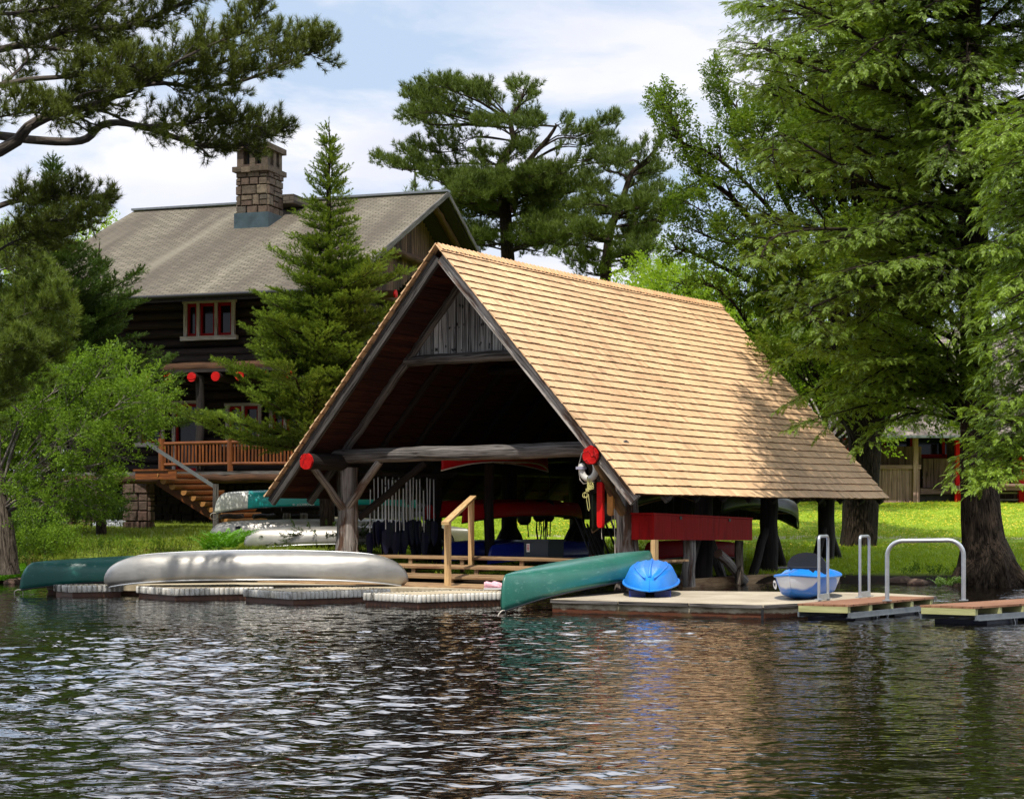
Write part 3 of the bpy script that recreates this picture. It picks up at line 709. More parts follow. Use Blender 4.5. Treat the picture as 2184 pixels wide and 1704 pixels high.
wv=n.math('ADD',n.math('MULTIPLY',n.math('SINE',n.math('MULTIPLY',sx.outputs[1],3.9)),.11),n.math('MULTIPLY',n.noise(n.map(o,(1,1,1)),2.2,2),.16))
mk=n.math('SUBTRACT',n.math('ADD',sx.outputs[2],-.17),wv); c=n.mix(n.ramp(mk,[(.0,(0,0,0)),(.035,(1,1,1))]),(.012,.16,.62),(.66,.68,.74))
M['kayak_swirl']=n.bsdf(c,.35)
kk,w_,s_=kayak('blue_kayak','sky blue kayak lying upside down on the dock, bow toward the water',True)
# inverted: rotate 180 about long axis, point toward camera
ka=G(1385,1276,.2); y=Vector((.10,1,0)).normalized(); x=y.cross(UZ); Mx=Matrix((-x,y,-UZ)).transposed()
kk.location=Vector((ka.x,ka.y,0))+y*1.45+UZ*.70; kk.rotation_euler=(Mx@Matrix.Rotation(R(-2.5),3,'X')).to_euler(); kk.scale=(1.16,1,1.0)
ku,w_,s_=kayak('blue_kayak','blue and white kayak standing upright with black seat back, beside the hoop',False)
ka=G(1694,1280,.2); y=Vector((-.36,-.93,0)).normalized(); x=y.cross(UZ)
ku.location=Vector((ka.x,ka.y,.205))-y*1.05; ku.rotation_euler=Matrix((x,y,UZ)).transposed().to_euler(); ku.scale=(1.18,.95,1.12)
def kpt(x,y,z): return Vector((x,y,z))
m=MB(); vs=[]
for i in range(9):
    a=math.pi*i/8; vs.append((-.27*math.cos(a),.10,.26+.36*math.sin(a)**.5 if 0<i<8 else .26))
v2=[(x_,y_+.05,z_) for x_,y_,z_ in vs]; nb=len(vs)
m.add(vs+v2,[tuple(range(nb)),tuple(range(nb,2*nb))[::-1]]+[(i,nb+i,nb+i+1,i+1) for i in range(nb-1)],None); m.build('seat_back',M['black'],ku,True)
m=MB(); m.box((0,.35,.20),(.4,.42,.05)); m.build('seat_pad',M['black'],ku,True)
m=MB(); m.tube([(-.26,.55,.42),(.08,1.0,.43)],.014,8); m.box((.14,1.06,.43),(.12,.26,.02)); m.build('strapped_paddle',M['black'],ku,True)
# round emblem on the near bow
m=MB(); ce=Vector((.245,1.02,.20)); nrm=Vector((.85,.5,-.12)).normalized(); e1=nrm.cross(UZ).normalized(); e2=e1.cross(nrm)*-1
m.add([ce+nrm*.02+e1*.062*math.cos(a)+e2*.062*math.sin(a) for a in [k*math.pi/10 for k in range(20)]],[tuple(range(20))]); m.build('emblem',M['whitecloth'],ku,True)
m=MB(); m.add([ce+nrm*.024+e1*x_+e2*y_ for x_,y_ in ((-.045,-.025),(.045,-.025),(.02,.015),(.0,.035),(-.02,.01))],[(0,1,2,3,4)]); m.build('emblem_mark',M['black'],ku,True)
m=MB(); m.tube([(.20,-.55,.36),(.22,-.5,.44),(.22,-.34,.44),(.20,-.3,.36)],.012,6); m.build('carry_handle',M['kdark'],ku,True)
# ------------------------------------------------------------------ things hanging in and round the boathouse
def loc_thing(name,label,cat,group=None): return thing(name,label,cat,(0,0,0),group)
# canoe paddles hung blade down between the left posts
pd=thing('paddle','silver shafted paddle with dark blade in the hanging rows behind the left post','paddle',(0,0,0),'paddles hung in rows')
m=MB(); m.tube([(0,0,0),(0,0,-1.0)],.014,6); m.build('shaft',M['silver'],pd,True)
m=MB(); vs=[]; K=10
for i in range(K+1):
    q=i/K; w=.10*math.sin(math.pi*min(1,q*.62+.38))**.5*(1 if q<.85 else (1-(q-.85)/.15*.55)) if i else .02
    z=-.95-.58*q
    vs+=[(-w,-.01,z),(0,-.018,z),(w,-.01,z),(w,.01,z),(0,.018,z),(-w,.01,z)]
fs=[]
for i in range(K):
    for k in range(6): fs.append((i*6+k,i*6+(k+1)%6,(i+1)*6+(k+1)%6,(i+1)*6+k))
fs.append(tuple(range(6))[::-1]); fs.append(tuple(range(K*6,K*6+6)))
m.add(vs,fs,None,.5); m.build('blade',M['navy'],pd,True)
m=MB(); m.box((0,0,.0),(.10,.025,.03)); m.build('grip',M['black'],pd,True)
first=True
for row in range(3):
    for k in range(15):
        p=B(-3.14+row*.17,1.70+k*.125+row*.04+rnd.uniform(-.02,.02),2.30+rnd.uniform(-.05,.03)-(.22 if rnd.random()<.3 else 0))
        ang=-A0*0+rnd.uniform(-.5,.5)+R(50)
        o=pd if first else dup(pd,Matrix.Identity(4)); first=False
        o.location=p; o.rotation_euler=(rnd.uniform(-.02,.02),rnd.uniform(-.02,.02),ang)
t=loc_thing('paddle_rack','dark rail from which the paddles hang, inside the left posts','rack'); m=MB()
m.bar(B(-3.2,1.4,2.36),B(-3.2,4.2,2.36),.05,.06,UZ); m.bar(B(-2.75,1.4,2.36),B(-2.75,4.2,2.36),.05,.06,UZ); m.build('rail',M['log_dark'],t)
m=MB(); m.bar(B(-3.5,1.42,2.41),B(-2.6,1.42,2.41),.05,.05,UZ); m.build('bracket',M['log_dark'],t); m=MB(); m.bar(B(-3.5,4.18,2.41),B(-2.6,4.18,2.41),.05,.05,UZ); m.build('bracket',M['log_dark'],t)
# leaning oars
for i,(x0,y0,x1,y1,lab) in enumerate(((1228,1104,1262,1188,'leftmost of the dark oars leaning against the right front post'),(1242,1108,1272,1190,'second of the dark oars leaning by the right front post'),(1252,1118,1282,1190,'third of the dark oars leaning by the right front post, close to its neighbour'),(1262,1118,1290,1190,'middle dark oar with red tip below the dark canoe stem'),(1274,1120,1302,1190,'dark oar under the pointed canoe end with red blade tip'),(1290,1112,1322,1190,'long dark oar crossing the gap left of the post'),(1300,1100,1330,1188,'rightmost dark oar slanting toward the foot of the post'))):
    t=loc_thing('leaning_oar',lab,'oar','oars leaning by the right front post')
    a=P(x0,y0,36.2+i*.05); b=P(x1,y1,34.9+i*.08); m=MB(); m.tube([a,b],.022,8); m.build('shaft',M['black'],t)
    m=MB(); d=(b-a).normalized(); m.bar(b-d*.05,b+d*.28,.10,.02,UZ); m.build('blade',M['red_plastic'],t)
# life ring
c=P(1256,1000,32.9); t=thing('life_ring','scuffed white horseshoe life ring behind the red log end','life ring',c)
m=MB(); nx_=VU; ang=[R(205+k*13) for k in range(26)]
m.tube([c+nx_*.16*math.cos(a)+UZ*(.19*math.sin(a)) for a in [R(-215+i*11.5) for i in range(23)]],[.03]+[.062]*21+[.03],12); m.build('ring',M['white_foam'],t)
m=MB(); m.box(c+nx_*-.16+VV*-.02+UZ*.02,(.15,.15,.05),(VU,VV,UZ)); m.build('band',plain('grey violet tape',(.35,.33,.42),.5),t)
m=MB(); m.tube([c+nx_*.02+UZ*.42,c+nx_*-.16+UZ*.30,c+nx_*-.235+UZ*.05,c+nx_*-.20-UZ*.2,c+nx_*-.12-UZ*.28,c+nx_*.12-UZ*.25],.011,6); m.build('grab_line',M['rope_w'],t)
c=P(1253,1048,32.7); t=thing('yellow_rope','coil of thin yellow throw rope knotted below the life ring','rope',c)
m=MB(); m.tube([c+UZ*.28,c+UZ*.1],.007,5)
for k in range(6):
    a=R(20+k*14); L=.12+.02*k
    m.tube([c+UZ*.05,c+UZ*(.05+L*math.sin(a)*.7)+VU*L*.5*math.cos(a),c+UZ*(.06+L*math.sin(a))+VU*L*math.cos(a),c+UZ*(.02+L*math.sin(a)*.8)+VU*(L*math.cos(a)+.03),c+UZ*.02],.007,5)
for q in range(4): m.tube([c+VU*.03*math.cos(w)+VV*.03*math.sin(w)+UZ*(.0+q*.016) for w in [k*math.pi/4 for k in range(9)]],.008,5)
for dx,r in ((-.06,.05),(-.03,.045)): m.tube([c+VU*(dx+r*math.cos(w))+UZ*(-.07+r*math.sin(w)) for w in [k*math.pi/6 for k in range(13)]],.007,5)
m.tube([c,c-UZ*.16+VU*-.02,c-UZ*.33+VU*.01,c-UZ*.37+VU*.03,c-UZ*.32+VU*.055,c-UZ*.05+VU*.02],.007,5)
m.build('coil',M['rope_y'],t)
def float_stick(x,y0,y1,d,w,mat,label,name,pointed=False):
    a=P(x,y0,d); b=P(x+2,y1,d); t=thing(name,label,'rescue board',a); m=MB(); hw=w/2
    out=[]; n=10; L=(a-b).length
    prof=[(0,.8),(.03,1),(.9,1),(.96,.9 if not pointed else .75),(1,.6 if not pointed else .1)]
    for q,k in prof: out.append((q*L,k*hw))
    vs=[]
    for z,k in out:
        for sx_,sy in ((-1,-1),(1,-1),(1,1),(-1,1)): vs.append(a+VU*sx_*k-UZ*z+VV*sy*.04)
    fs=[(i*4+k,i*4+(k+1)%4,(i+1)*4+(k+1)%4,(i+1)*4+k) for i in range(len(out)-1) for k in range(4)]+[(0,1,2,3)[::-1],tuple(range(len(vs)-4,len(vs)))]
    m.add(vs,fs,None,.5); m.build('board',mat,t)
    m=MB(); m.tube([a+UZ*.02,a+UZ*.22+VU*.03],.007,5); m.tube([b,b-UZ*.14,b-UZ*.22+VU*.01],.005,5); m.build('cord',M['rope_w'],t); return t
float_stick(1281,1028,1125,32.9,.125,M['red_bright'],'bright red rescue float hanging left of the right front post','rescue_float')
float_stick(1303,1036,1100,33.1,.125,M['orange'],'faded orange pointed board hanging beside the red rescue float','orange_board',True)
t=loc_thing('hanging_line','thin grey cord with knot hanging left of the right post','line'); a=P(1310,1085,33.0); m=MB(); m.tube([a,a-UZ*.45+VU*.01,a-UZ*.92+VU*.02],.008,5); m.build('cord',M['rope_w'],t)
# life vests silhouettes with straps
for i,(x,w,lab) in enumerate(((1118,.34,'round dark bundle hanging at the left of the straps inside the boathouse'),(1150,.30,'middle dark life vest with dangling straps inside the boathouse'),(1172,.22,'dark life vest on the right with long thin straps, near the post'))):
    t=loc_thing('life_vest',lab,'life vest','life vests hung inside the boathouse')
    c=P(x,1102,41.5); m=MB()
    vs=[]; 
    for z,k in ((.32,.5),(.2,.9),(.0,1),(-.12,.92),(-.2,.5)):
        for a in range(10): vs.append(c+VU*math.cos(a*math.pi/5)*w*.6*k+VV*math.sin(a*math.pi/5)*.12*k+UZ*(z-(0 if i==0 else -.08)))
    fs=[(r_*10+k,r_*10+(k+1)%10,(r_+1)*10+(k+1)%10,(r_+1)*10+k) for r_ in range(4) for k in range(10)]+[tuple(range(10))[::-1],tuple(range(40,50))]
    m.add(vs,[f[::-1] for f in fs],None,.5,True); m.build('body',M['black'],t)
    m=MB()
    for k in range(5 if i else 1):
        p=c+VU*rnd.uniform(-w,w)*.6-UZ*.05; L=rnd.uniform(.25,.62); m.tube([p,p-UZ*L*.5+VU*rnd.uniform(-.04,.04),p-UZ*L+VU*rnd.uniform(-.03,.03)],.014,4)
    m.tube([c+UZ*.3,c+UZ*1.0],.01,4)
    m.build('strap',M['black'],t)
# dark storage bin
c=P(1160,1178,36.2); t=thing('storage_bin','dark slate storage bin with red and white sticker behind the steps','bin',c)
m=MB(); m.box(c,(.60,.6,.46),(VU,VV,UZ)); m.build('body',M['binblue'],t)
m=MB(); m.box(c+UZ*.25,(.66,.66,.05),(VU,VV,UZ)); m.build('lid',M['binblue'],t)
m=MB(); m.box(c-VV*.305+VU*-.19+UZ*.10,(.08,.012,.17),(VU,VV,UZ)); st_=m.build('sticker',M['whitecloth'],t)
m=MB(); 
for zz,ww in ((.15,.05),(.12,.03),(.09,.055),(.06,.04)): m.box(c-VV*.314+VU*-.19+UZ*zz,(ww,.008,.014),(VU,VV,UZ))
m.build('sticker_print',M['red_bright'],t)
# red locker
t=loc_thing('red_locker','long dark red wooden locker on mixed posts under the right eave','locker')
pA=Vector((2.72,33.02,0)); du=-VU*.50; dv=VV*4.15
def hx(z0,z1,z2,z3,g=0): # near top/bottom, far top/bottom
    n0=pA; n1=pA+du; f0=pA+dv; f1=pA+dv+du
    vs=[n1+UZ*z0,n0+UZ*z0,n0+UZ*z1,n1+UZ*z1,f1+UZ*z2,f0+UZ*z2,f0+UZ*z3,f1+UZ*z3]; return vs
m=MB(); m.add(hx(.995,1.475,.935,1.37),[(0,1,2,3),(5,4,7,6),(1,5,6,2),(4,0,3,7),(4,5,1,0),(3,2,6,7)]); m.build('case',M['red_wood'],t)
m=MB(); vs=hx(1.48,1.515,1.375,1.41); cc=sum((Vector(v) for v in vs),Vector())/8; vs=[Vector(v)+(Vector((v.x,v.y,0))-Vector((cc.x,cc.y,0))).normalized()*.035 for v in vs]
m.add(vs,[(0,1,2,3),(5,4,7,6),(1,5,6,2),(4,0,3,7),(4,5,1,0),(3,2,6,7)]); m.build('lid',M['red_wood'],t)
m=MB()
for q in (.25,.75): m.box(pA+dv*q+VU*.008+UZ*(1.44-.1*q),(.012,.08,.06),(VU,VV,UZ))
m.build('hinge',M['black'],t)
m=MB(); a=P(1396,1152,32.75); m.bar(Vector((a.x,a.y,.25)),Vector((a.x,a.y,1.0)),.14,.09,VU,.7); m.build('leg',M['lumber'],t)
logp('leg',Vector((pA.x,pA.y,0))+VV*1.75-VU*.2+UZ*.03,Vector((pA.x,pA.y,0))+VV*1.75-VU*.2+UZ*.98,.13,M['log_silver'],t)
logp('leg',Vector((pA.x,pA.y,0))+VV*3.75-VU*.1+UZ*.03,Vector((pA.x,pA.y,0))+VV*3.75-VU*.1+UZ*.93,.09,M['bark_lit'],t)
# fallen grey prop logs on the sill
t=loc_thing('leaning_log','short grey log leaning on the sill behind the locker legs','log'); logp('stem',P(1532,1180,35.6),P(1588,1238,36.6),.10,M['log_silver'],t)
t=loc_thing('pink_shoes','pair of pink and white shoes on the white float by the green canoe','shoes')
m=MB(); m2=MB()
for px_,off in ((1050,0),(1066,.12)):
    c=G(px_,1256.5,.2)+Vector((0,off,0)); vs=[]
    for i,(x,w,h) in enumerate(((-.14,.03,.10),(-.1,.045,.12),(-.02,.05,.10),(.06,.055,.07),(.12,.045,.05),(.15,.02,.02))):
        for a in range(8): vs.append(c+Vector((x,w*math.cos(a*math.pi/4),.02+max(0,h*.5+h*.5*math.sin(a*math.pi/4)))))
    m.add(vs,[(r_*8+k,r_*8+(k+1)%8,(r_+1)*8+(k+1)%8,(r_+1)*8+k)[::-1] for r_ in range(5) for k in range(8)],None,.5,True)
    m2.box(c+Vector((0,0,.012)),(.29,.1,.022))
m.build('upper',M['pink'],t); m2.build('sole',M['whitecloth'],t)
# rack that carries the teal canoe, stumps and log table
t=loc_thing('canoe_rack','log rack standing on two posts under the teal canoe','rack')
for x in (612,648): logp('post',Vector((P(x,1100,42.9).x,42.9,.6)),Vector((P(x,1100,42.9).x,42.9,1.5)),.10,M['log_silver'],t)
logp('rail',P(600,1085,42.9),P(690,1084,43.3),.06,M['log_dark'],t); logp('rail',P(604,1104,42.9),P(680,1104,43.2),.07,M['log_dark'],t)
for yy in (41.4,43.3): logp('cross_rail',Vector((P(470 if yy<42 else 540,1,yy).x,yy,1.42)),Vector((P(470 if yy<42 else 540,1,yy).x+.5,yy+.3,1.44)),.06,M['log_dark'],t)
t=loc_thing('ground_rack','low timber bearers under the two silver canoes','rack')
for x in (560,760): logp('bearer',Vector((P(x,1,39).x,39.0,.64)),Vector((P(x,1,42.6).x,42.6,.80)),.05,M['log_dark'],t)
# ================================================================== LOG LODGE
LE=Vector((-4.99,50,0)); LAx=Vector((-.952,.3057,0)); LBx=Vector((.3057,.952,0))
def Lg(a,b,z=0): return LE+LAx*a+LBx*b+UZ*z
lo=thing('log_lodge','dark log lodge with grey shingle roof, stone chimney and red door frames','lodge',Lg(6,5,1))
LW=9.15; LLn=12.1; LZe=8.03; LZr=12.42; sl=(LZr-LZe)/LW
def grain_quad(m,q,g,mat=0): m.add(q,[(0,1,2,3)],g,.5,False,mat)
m=MB(); th=.10; sg_=math.hypot(LW,LZr-LZe)
for sd in (0,1):
    e=[Lg(0,0,LZe),Lg(LLn,0,LZe),Lg(LLn,LW,LZr),Lg(0,LW,LZr)] if sd==0 else [Lg(LLn,2*LW,LZe),Lg(0,2*LW,LZe),Lg(0,LW,LZr),Lg(LLn,LW,LZr)]
    nv=14; nh=20
    for i in range(nh):
        for j in range(nv):
            def pp(u,w):
                a=e[0].lerp(e[1],u); b=e[3].lerp(e[2],u); return a.lerp(b,w)+UZ*(.02*math.sin(u*17+w*5)*math.sin(w*9))
            u0,u1,w0,w1=i/nh,(i+1)/nh,j/nv,(j+1)/nv
            m.add([pp(u0,w0),pp(u1,w0),pp(u1,w1),pp(u0,w1)],[(0,1,2,3)][::1] if True else 0,[(u0*LLn,w0*sg_,0),(u1*LLn,w0*sg_,0),(u1*LLn,w1*sg_,0),(u0*LLn,w1*sg_,0)],.5)
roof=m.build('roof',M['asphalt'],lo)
for p in roof.data.polygons:
    pass
m=MB()
for sd in (0,1):
    y0,y1=(0,LW) if sd==0 else (2*LW,LW)
    m.add([Lg(.04,y0,LZe-.03),Lg(LLn,y0,LZe-.03),Lg(LLn,y1,LZr-.03),Lg(.04,y1,LZr-.03),Lg(.04,y0,LZe-.2),Lg(LLn,y0,LZe-.2),Lg(LLn,y1,LZr-.2),Lg(.04,y1,LZr-.2)],[(0,1,2,3),(7,6,5,4),(0,4,5,1),(3,7,4,0),(1,5,6,2)])
m.build('eave_board',M['log_dark'],lo)
m=MB(); m.bar(Lg(-.03,-.02,LZe-.05),Lg(-.03,LW,LZr-.05),.05,.16,UZ,.5); m.bar(Lg(-.03,2*LW,LZe-.05),Lg(-.03,LW,LZr-.05),.05,.16,UZ,.5); m.build('rake_board',M['log_grey'],lo)
m=MB(); m.bar(Lg(-.05,LW,LZr+.05),Lg(LLn,LW,LZr+.05),.30,.07,UZ,.2); m.build('ridge_cap',M['steel_dark'],lo)
m=MB(); m.tube([Lg(-.02,-.08,LZe-.04),Lg(LLn,-.08,LZe-.04)],.06,8); m.build('gutter',M['black'],lo)
# small raised hatch behind the chimney
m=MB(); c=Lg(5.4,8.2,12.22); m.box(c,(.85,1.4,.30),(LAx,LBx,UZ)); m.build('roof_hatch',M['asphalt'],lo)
# chimney of field stones
def stone_block(name,c,sx_,sy_,z0,z1,ax,mat,parent,ch=.27,jit=.03):
    m=MB(); z=z0
    while z<z1-.02:
        h=min(rnd.uniform(.8,1.25)*ch,z1-z); 
        for f,(u,v,hu,hv) in enumerate(((ax[0],ax[1],sx_/2,sy_/2),(ax[1],ax[0],sy_/2,sx_/2))):
            for s_ in (-1,1):
                x=-hu
                while x<hu-.02:
                    w=min(rnd.uniform(.25,.62),hu-x); 
                    if hu-x-w<.14: w=hu-x
                    parts=[(z,h)] if rnd.random()<.75 else [(z,h*.5),(z+h*.5,h*.5)]
                    for zz,hh in parts:
                        dp=rnd.uniform(.05,.05+jit); cc=c+u*(x+w/2)+v*s_*(hv-.1+dp)+UZ*(zz+hh/2)
                        a=(u,v*s_,UZ) ; g=.012
                        # chamfered face
                        vs=[]
                        for dy,k in ((-.12,1),(.06,1),(.1,.86)):
                            for sx2,sz in ((-1,-1),(1,-1),(1,1),(-1,1)):
                                vs.append(cc+u*sx2*(w/2-g)*k*(1+rnd.uniform(-.04,.02))+v*s_*dy+UZ*sz*(hh/2-g)*k*(1+rnd.uniform(-.05,.02)))
                        fs=[(i*4+q,i*4+(q+1)%4,(i+1)*4+(q+1)%4,(i+1)*4+q) for i in range(2) for q in range(4)]+[(8,9,10,11),(0,3,2,1)]
                        m.add(vs,fs,None,rnd.random())
                    x+=w
        z+=h
    return m
cx=Lg(6.0,7.0,0); zb=LZe+sl*4.0
ch_=MB(); 
m=stone_block('x',cx,1.13,1.12,11.5,13.0,(LAx,LBx),None,None,.32); chim=m.build('chimney',M['stone'],lo)
m=MB(); m.box(cx+UZ*12.1,(1.0,1.0,1.9),(LAx,LBx,UZ)); m.build('mortar_core',M['mortar'],chim)
m=MB(); m.box(cx+UZ*11.22,(1.28,1.28,.76),(LAx,LBx,UZ)); m.build('flashing',M['lead'],chim)
m=MB()
for z,h,o_ in ((13.05,.17,.16),(13.82,.19,.15)):
    for k in range(4):
        m.box(cx+LAx*(-.5+.335*k)+UZ*(z+rnd.uniform(-.02,.02)),(.33,1.13+o_*2,h),(LAx,LBx,UZ),rnd.random())
m.build('ledge',M['stone'],chim)
m=MB()
for sx2 in (-1,0,1):
    for sy2 in (-1,0,1):
        if sx2==0 and sy2==0: continue
        m.box(cx+LAx*sx2*.45+LBx*sy2*.45+UZ*13.46,(.24 if sx2 else .2,.22,.58),(LAx,LBx,UZ),rnd.random())
m.box(cx+UZ*13.18,(1.12,1.1,.12),(LAx,LBx,UZ),.5); m.build('cap_pillar',M['stone'],chim)
m=MB(); m.box(cx+UZ*13.5,(.6,.6,.6),(LAx,LBx,UZ)); m.build('flue',M['black'],chim)
# log walls
def logwall(name,a0,b0,a1,b1,z0,z1,r=.15,holes=(),parent=lo,mat='log_dark'):
    m=MB(); z=z0+r; L=(Lg(a1,b1)-Lg(a0,b0)).length
    while z<z1:
        segs=[(0,1)]
        for (h0,h1,hz0,hz1) in holes:
            if hz0<z<hz1:
                ns=[]
                for s0,s1 in segs:
                    if h0>s0: ns.append((s0,min(s1,h0)))
                    if h1<s1: ns.append((max(s0,h1),s1))
                segs=ns
        for s0,s1 in segs:
            if s1-s0<.01: continue
            a=Lg(a0+(a1-a0)*s0,b0+(b1-b0)*s0,z); b=Lg(a0+(a1-a0)*s1,b0+(b1-b0)*s1,z)
            m.tube([a,a.lerp(b,.5)+UZ*rnd.uniform(-.015,.015),b],r*1.04,8,True,.06,rnd.random())
        z+=r*1.93
    return m.build(name,M[mat],parent)
M['log_lodge']=wood('stained lodge logs',(.008,.005,.004),(.034,.018,.013),(18,18,1.5),.75,.5,.02,.4,crack=.4)
# upper front wall, wall backing
AW0,AW1=1.4,11.2
win=[(.357,.462,6.25,7.38)]
logwall('upper_log_wall',AW0,1.7,AW1,1.7,5.75,LZe+.6,mat='log_lodge')
logwall('gable_log_wall',1.4,1.7,1.4,16.0,5.75,LZe+.6,mat='log_lodge')
logwall('lower_log_wall',AW0,3.4,AW1,3.4,2.8,5.7,mat='log_lodge')
logwall('side_log_wall',1.5,3.4,1.5,16,1.0,5.7,mat='log_lodge')
m=MB(); m.box(Lg(6.3,9.6,4.6),(9.4,12,7.2),(LAx,LBx,UZ)); m.build('wall_core',M['black'],lo)
# gable boards and timbers in the right hand gable
m=MB(); b=3.2
while b<15.2:
    w=rnd.uniform(.16,.26); zt_=LZr-.35-abs(b+w/2-LW)*sl; z0=max(8.65,zt_-2.4)+.0
    if zt_>z0+.05: m.box(Lg(1.25,b+w/2,(z0+zt_)/2),(.04,w-.012,zt_-z0),(LAx,LBx,UZ),rnd.random())
    b+=w
M['gable_brown']=wood('weathered brown gable boards',(.03,.015,.009),(.17,.10,.06),(20,20,1.),.85,.7,.02,.5,crack=.6)
m.build('gable_boards',M['gable_brown'],lo)
for (b0,z0,b1,z1) in ((1.9,8.55,16.4,8.55),(5.5,10.15,12.8,10.15)): logp('gable_beam',Lg(1.05,b0,z0),Lg(1.05,b1,z1),.13,M['log_brown'],lo)
for s_ in (-1,1): logp('gable_rafter',Lg(.5,LW+s_*8.8,LZe+.2-.1),Lg(.5,LW,LZr-.42),.13,M['log_brown'],lo); 
for b_,z in ((1.2,8.32),(3.0,9.15),(4.4,8.4),(16,8.4)):
    m=MB(); m.tube([Lg(.05,b_,z),Lg(2,b_,z)],.12,12); m.build('purlin_end',M['log_brown'],lo)
for b_,z in ((1.2,8.32),(3.0,9.15),(4.4,8.4)):
    m=MB(); m.tube([Lg(-.01,b_,z),Lg(.045,b_,z)],.125,14); m.build('painted_log_end',M['red_end'],lo)
# projecting floor logs with red ends
for k in range(12):
    a=1.9+k*.80; m=MB(); p=Lg(a,.55,5.62); q=Lg(a,3.4,5.62); m.tube([p,q],.14,12); o=m.build('floor_log',M['log_lodge'],lo)
    m=MB(); m.tube([p-LBx*.02,p+LBx*.02],.145,14); m.build('painted_end',M['red_end'],o)
logp('band_log',Lg(1.2,.95,5.93),Lg(11.3,.95,5.93),.17,M['log_brown'],lo); 
for z,b_ in ((6.18,1.15),(6.42,1.35)): logp('band_log',Lg(1.3,b_,z),Lg(11.3,b_,z),.15,M['log_lodge'],lo)
m=MB(); m.box(Lg(6.3,1.6,5.82),(10,1.8,.1),(LAx,LBx,UZ)); m.build('upper_floor',M['log_dark'],lo)
logp('balcony_rail',Lg(7.35,.7,6.72),Lg(9.8,.7,6.70),.13,M['log_silver'],lo); logp('balcony_brace',Lg(7.9,.75,6.6),Lg(7.7,1.2,5.95),.06,M['log_silver'],lo)
# windows and doors as framed parts
def opening(name,aL,aR,z0,z1,b,mull=(),trim='white_trim',fr=.10,red=True,sill=True):
    m=MB(); 
    for a in (aL,aR): m.bar(Lg(a,b-.06,z0),Lg(a,b-.06,z1),.11,.08,LBx,.6)
    for a in mull: m.bar(Lg(a,b-.06,z0),Lg(a,b-.06,z1),.09,.07,LBx,.7)
    m.bar(Lg(aL+.1,b-.06,z1+.05),Lg(aR-.1,b-.06,z1+.05),.08,.10,UZ,.25)
    if sill: m.bar(Lg(aL+.14,b-.09,z0-.06),Lg(aR-.14,b-.09,z0-.06),.16,.13,UZ,.6)
    o=m.build(name,M[trim],lo)
    if red:
        m=MB(); ed=[aL]+sorted(mull,reverse=True)+[aR]
        for i in range(len(ed)-1):
            x0=ed[i]-.09; x1=ed[i+1]+.09
            for a in (x0,x1): m.bar(Lg(a,b-.0,z0),Lg(a,b-.0,z1),.05,.09,LBx)
            for z in (z0+.05,z1-.05): m.bar(Lg(x0,b-.005,z),Lg(x1,b-.005,z),.05,.09,UZ)
        m.build('red_sash',M['red_paint'],o)
    m=MB(); m.box(Lg((aL+aR)/2,b+.08,(z0+z1)/2),(abs(aL-aR),.03,z1-z0),(LAx,LBx,UZ)); m.build('pane',M['glass'],o)
# a for a pixel on plane b
def apx(x,b):
    r=(x-CX)/F; # (E+a*A+b*B).x = r*(...).y
    e=LE+LBx*b; return (r*e.y-e.x)/(LAx.x-r*LAx.y)
def zpx(y,a,b): return CH-(y-HY)/F*(Lg(a,b).y)
bu=1.45; opening('upper_window',apx(398,bu),apx(500,bu),zpx(722,7,bu),zpx(652,7,bu),bu,(apx(425,bu),apx(463,bu)))
bl=3.15
opening('door_frame',apx(373,bl),apx(429,bl),2.85,zpx(862,7,bl),bl,(),sill=False)
opening('lower_window',apx(487,bl),apx(556,bl),zpx(945,6,bl),zpx(868,6,bl),bl,(apx(520,bl),))
opening('lower_window',apx(580,bl),apx(640,bl),zpx(945,5,bl),zpx(868,5,bl),bl,(apx(610,bl),))
opening('lower_window',apx(300,bl),apx(349,bl),zpx(945,8,bl),zpx(872,8,bl),bl,())
# porch deck and railing
m=MB(); m.box(Lg(5.6,2.1,2.72),(9.0,3.1,.10),(LAx,LBx,UZ)); m.build('porch_floor',M['log_grey'],lo)
logp('porch_joist',Lg(1.2,.62,2.55),Lg(9.6,.62,2.55),.14,M['log_brown'],lo)
ra0=apx(345,.65); ra1=apx(700,.65)
rl=MB(); 
for z,r in ((3.62,.06),(2.98,.05)): rl.tube([Lg(ra0,.65,z),Lg((ra0+ra1)/2,.65,z+.02),Lg(ra1,.65,z)],r,8,True,.1)
rl.tube([Lg(ra0,.65,2.75),Lg(ra0,.65,3.78)],.11,10,True,.1); rl.tube([Lg(ra1+3.2,.65,2.75),Lg(ra1+3.2,.65,3.75)],.09,10); 
k=int((ra0-ra1)/.115)
for i in range(1,k): 
    a=ra0+(ra1-ra0)*i/k; rl.tube([Lg(a,.65,2.98),Lg(a+rnd.uniform(-.01,.01),.65,3.6)],.036,6,False,.2,rnd.random())
rl.build('porch_railing',M['rail_orange'],lo)
for a in (1.6,5.0,9.3): logp('porch_post',Lg(a,.9,2.7),Lg(a,.9,5.7),.13,M['log_dark'],lo)
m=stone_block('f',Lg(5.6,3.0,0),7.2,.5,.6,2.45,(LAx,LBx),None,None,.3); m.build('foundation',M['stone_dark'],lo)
m=MB(); m.box(Lg(5.6,3.05,1.4),(7.3,.44,2.2),(LAx,LBx,UZ)); m.build('foundation_core',M['black'],lo)
c=G(296,1127,1.09); c=P(296,1127,49.6)
m=stone_block('p',Vector((c.x,c.y,0)),.66,.62,.7,2.35,(Vector((1,0,0)),Vector((0,1,0))),None,None,.26); pr=m.build('stone_pier',M['stone_red'],lo)
m=MB(); m.box(Vector((c.x,c.y,1.5)),(.58,.55,1.6)); m.build('pier_core',M['mortar'],pr)
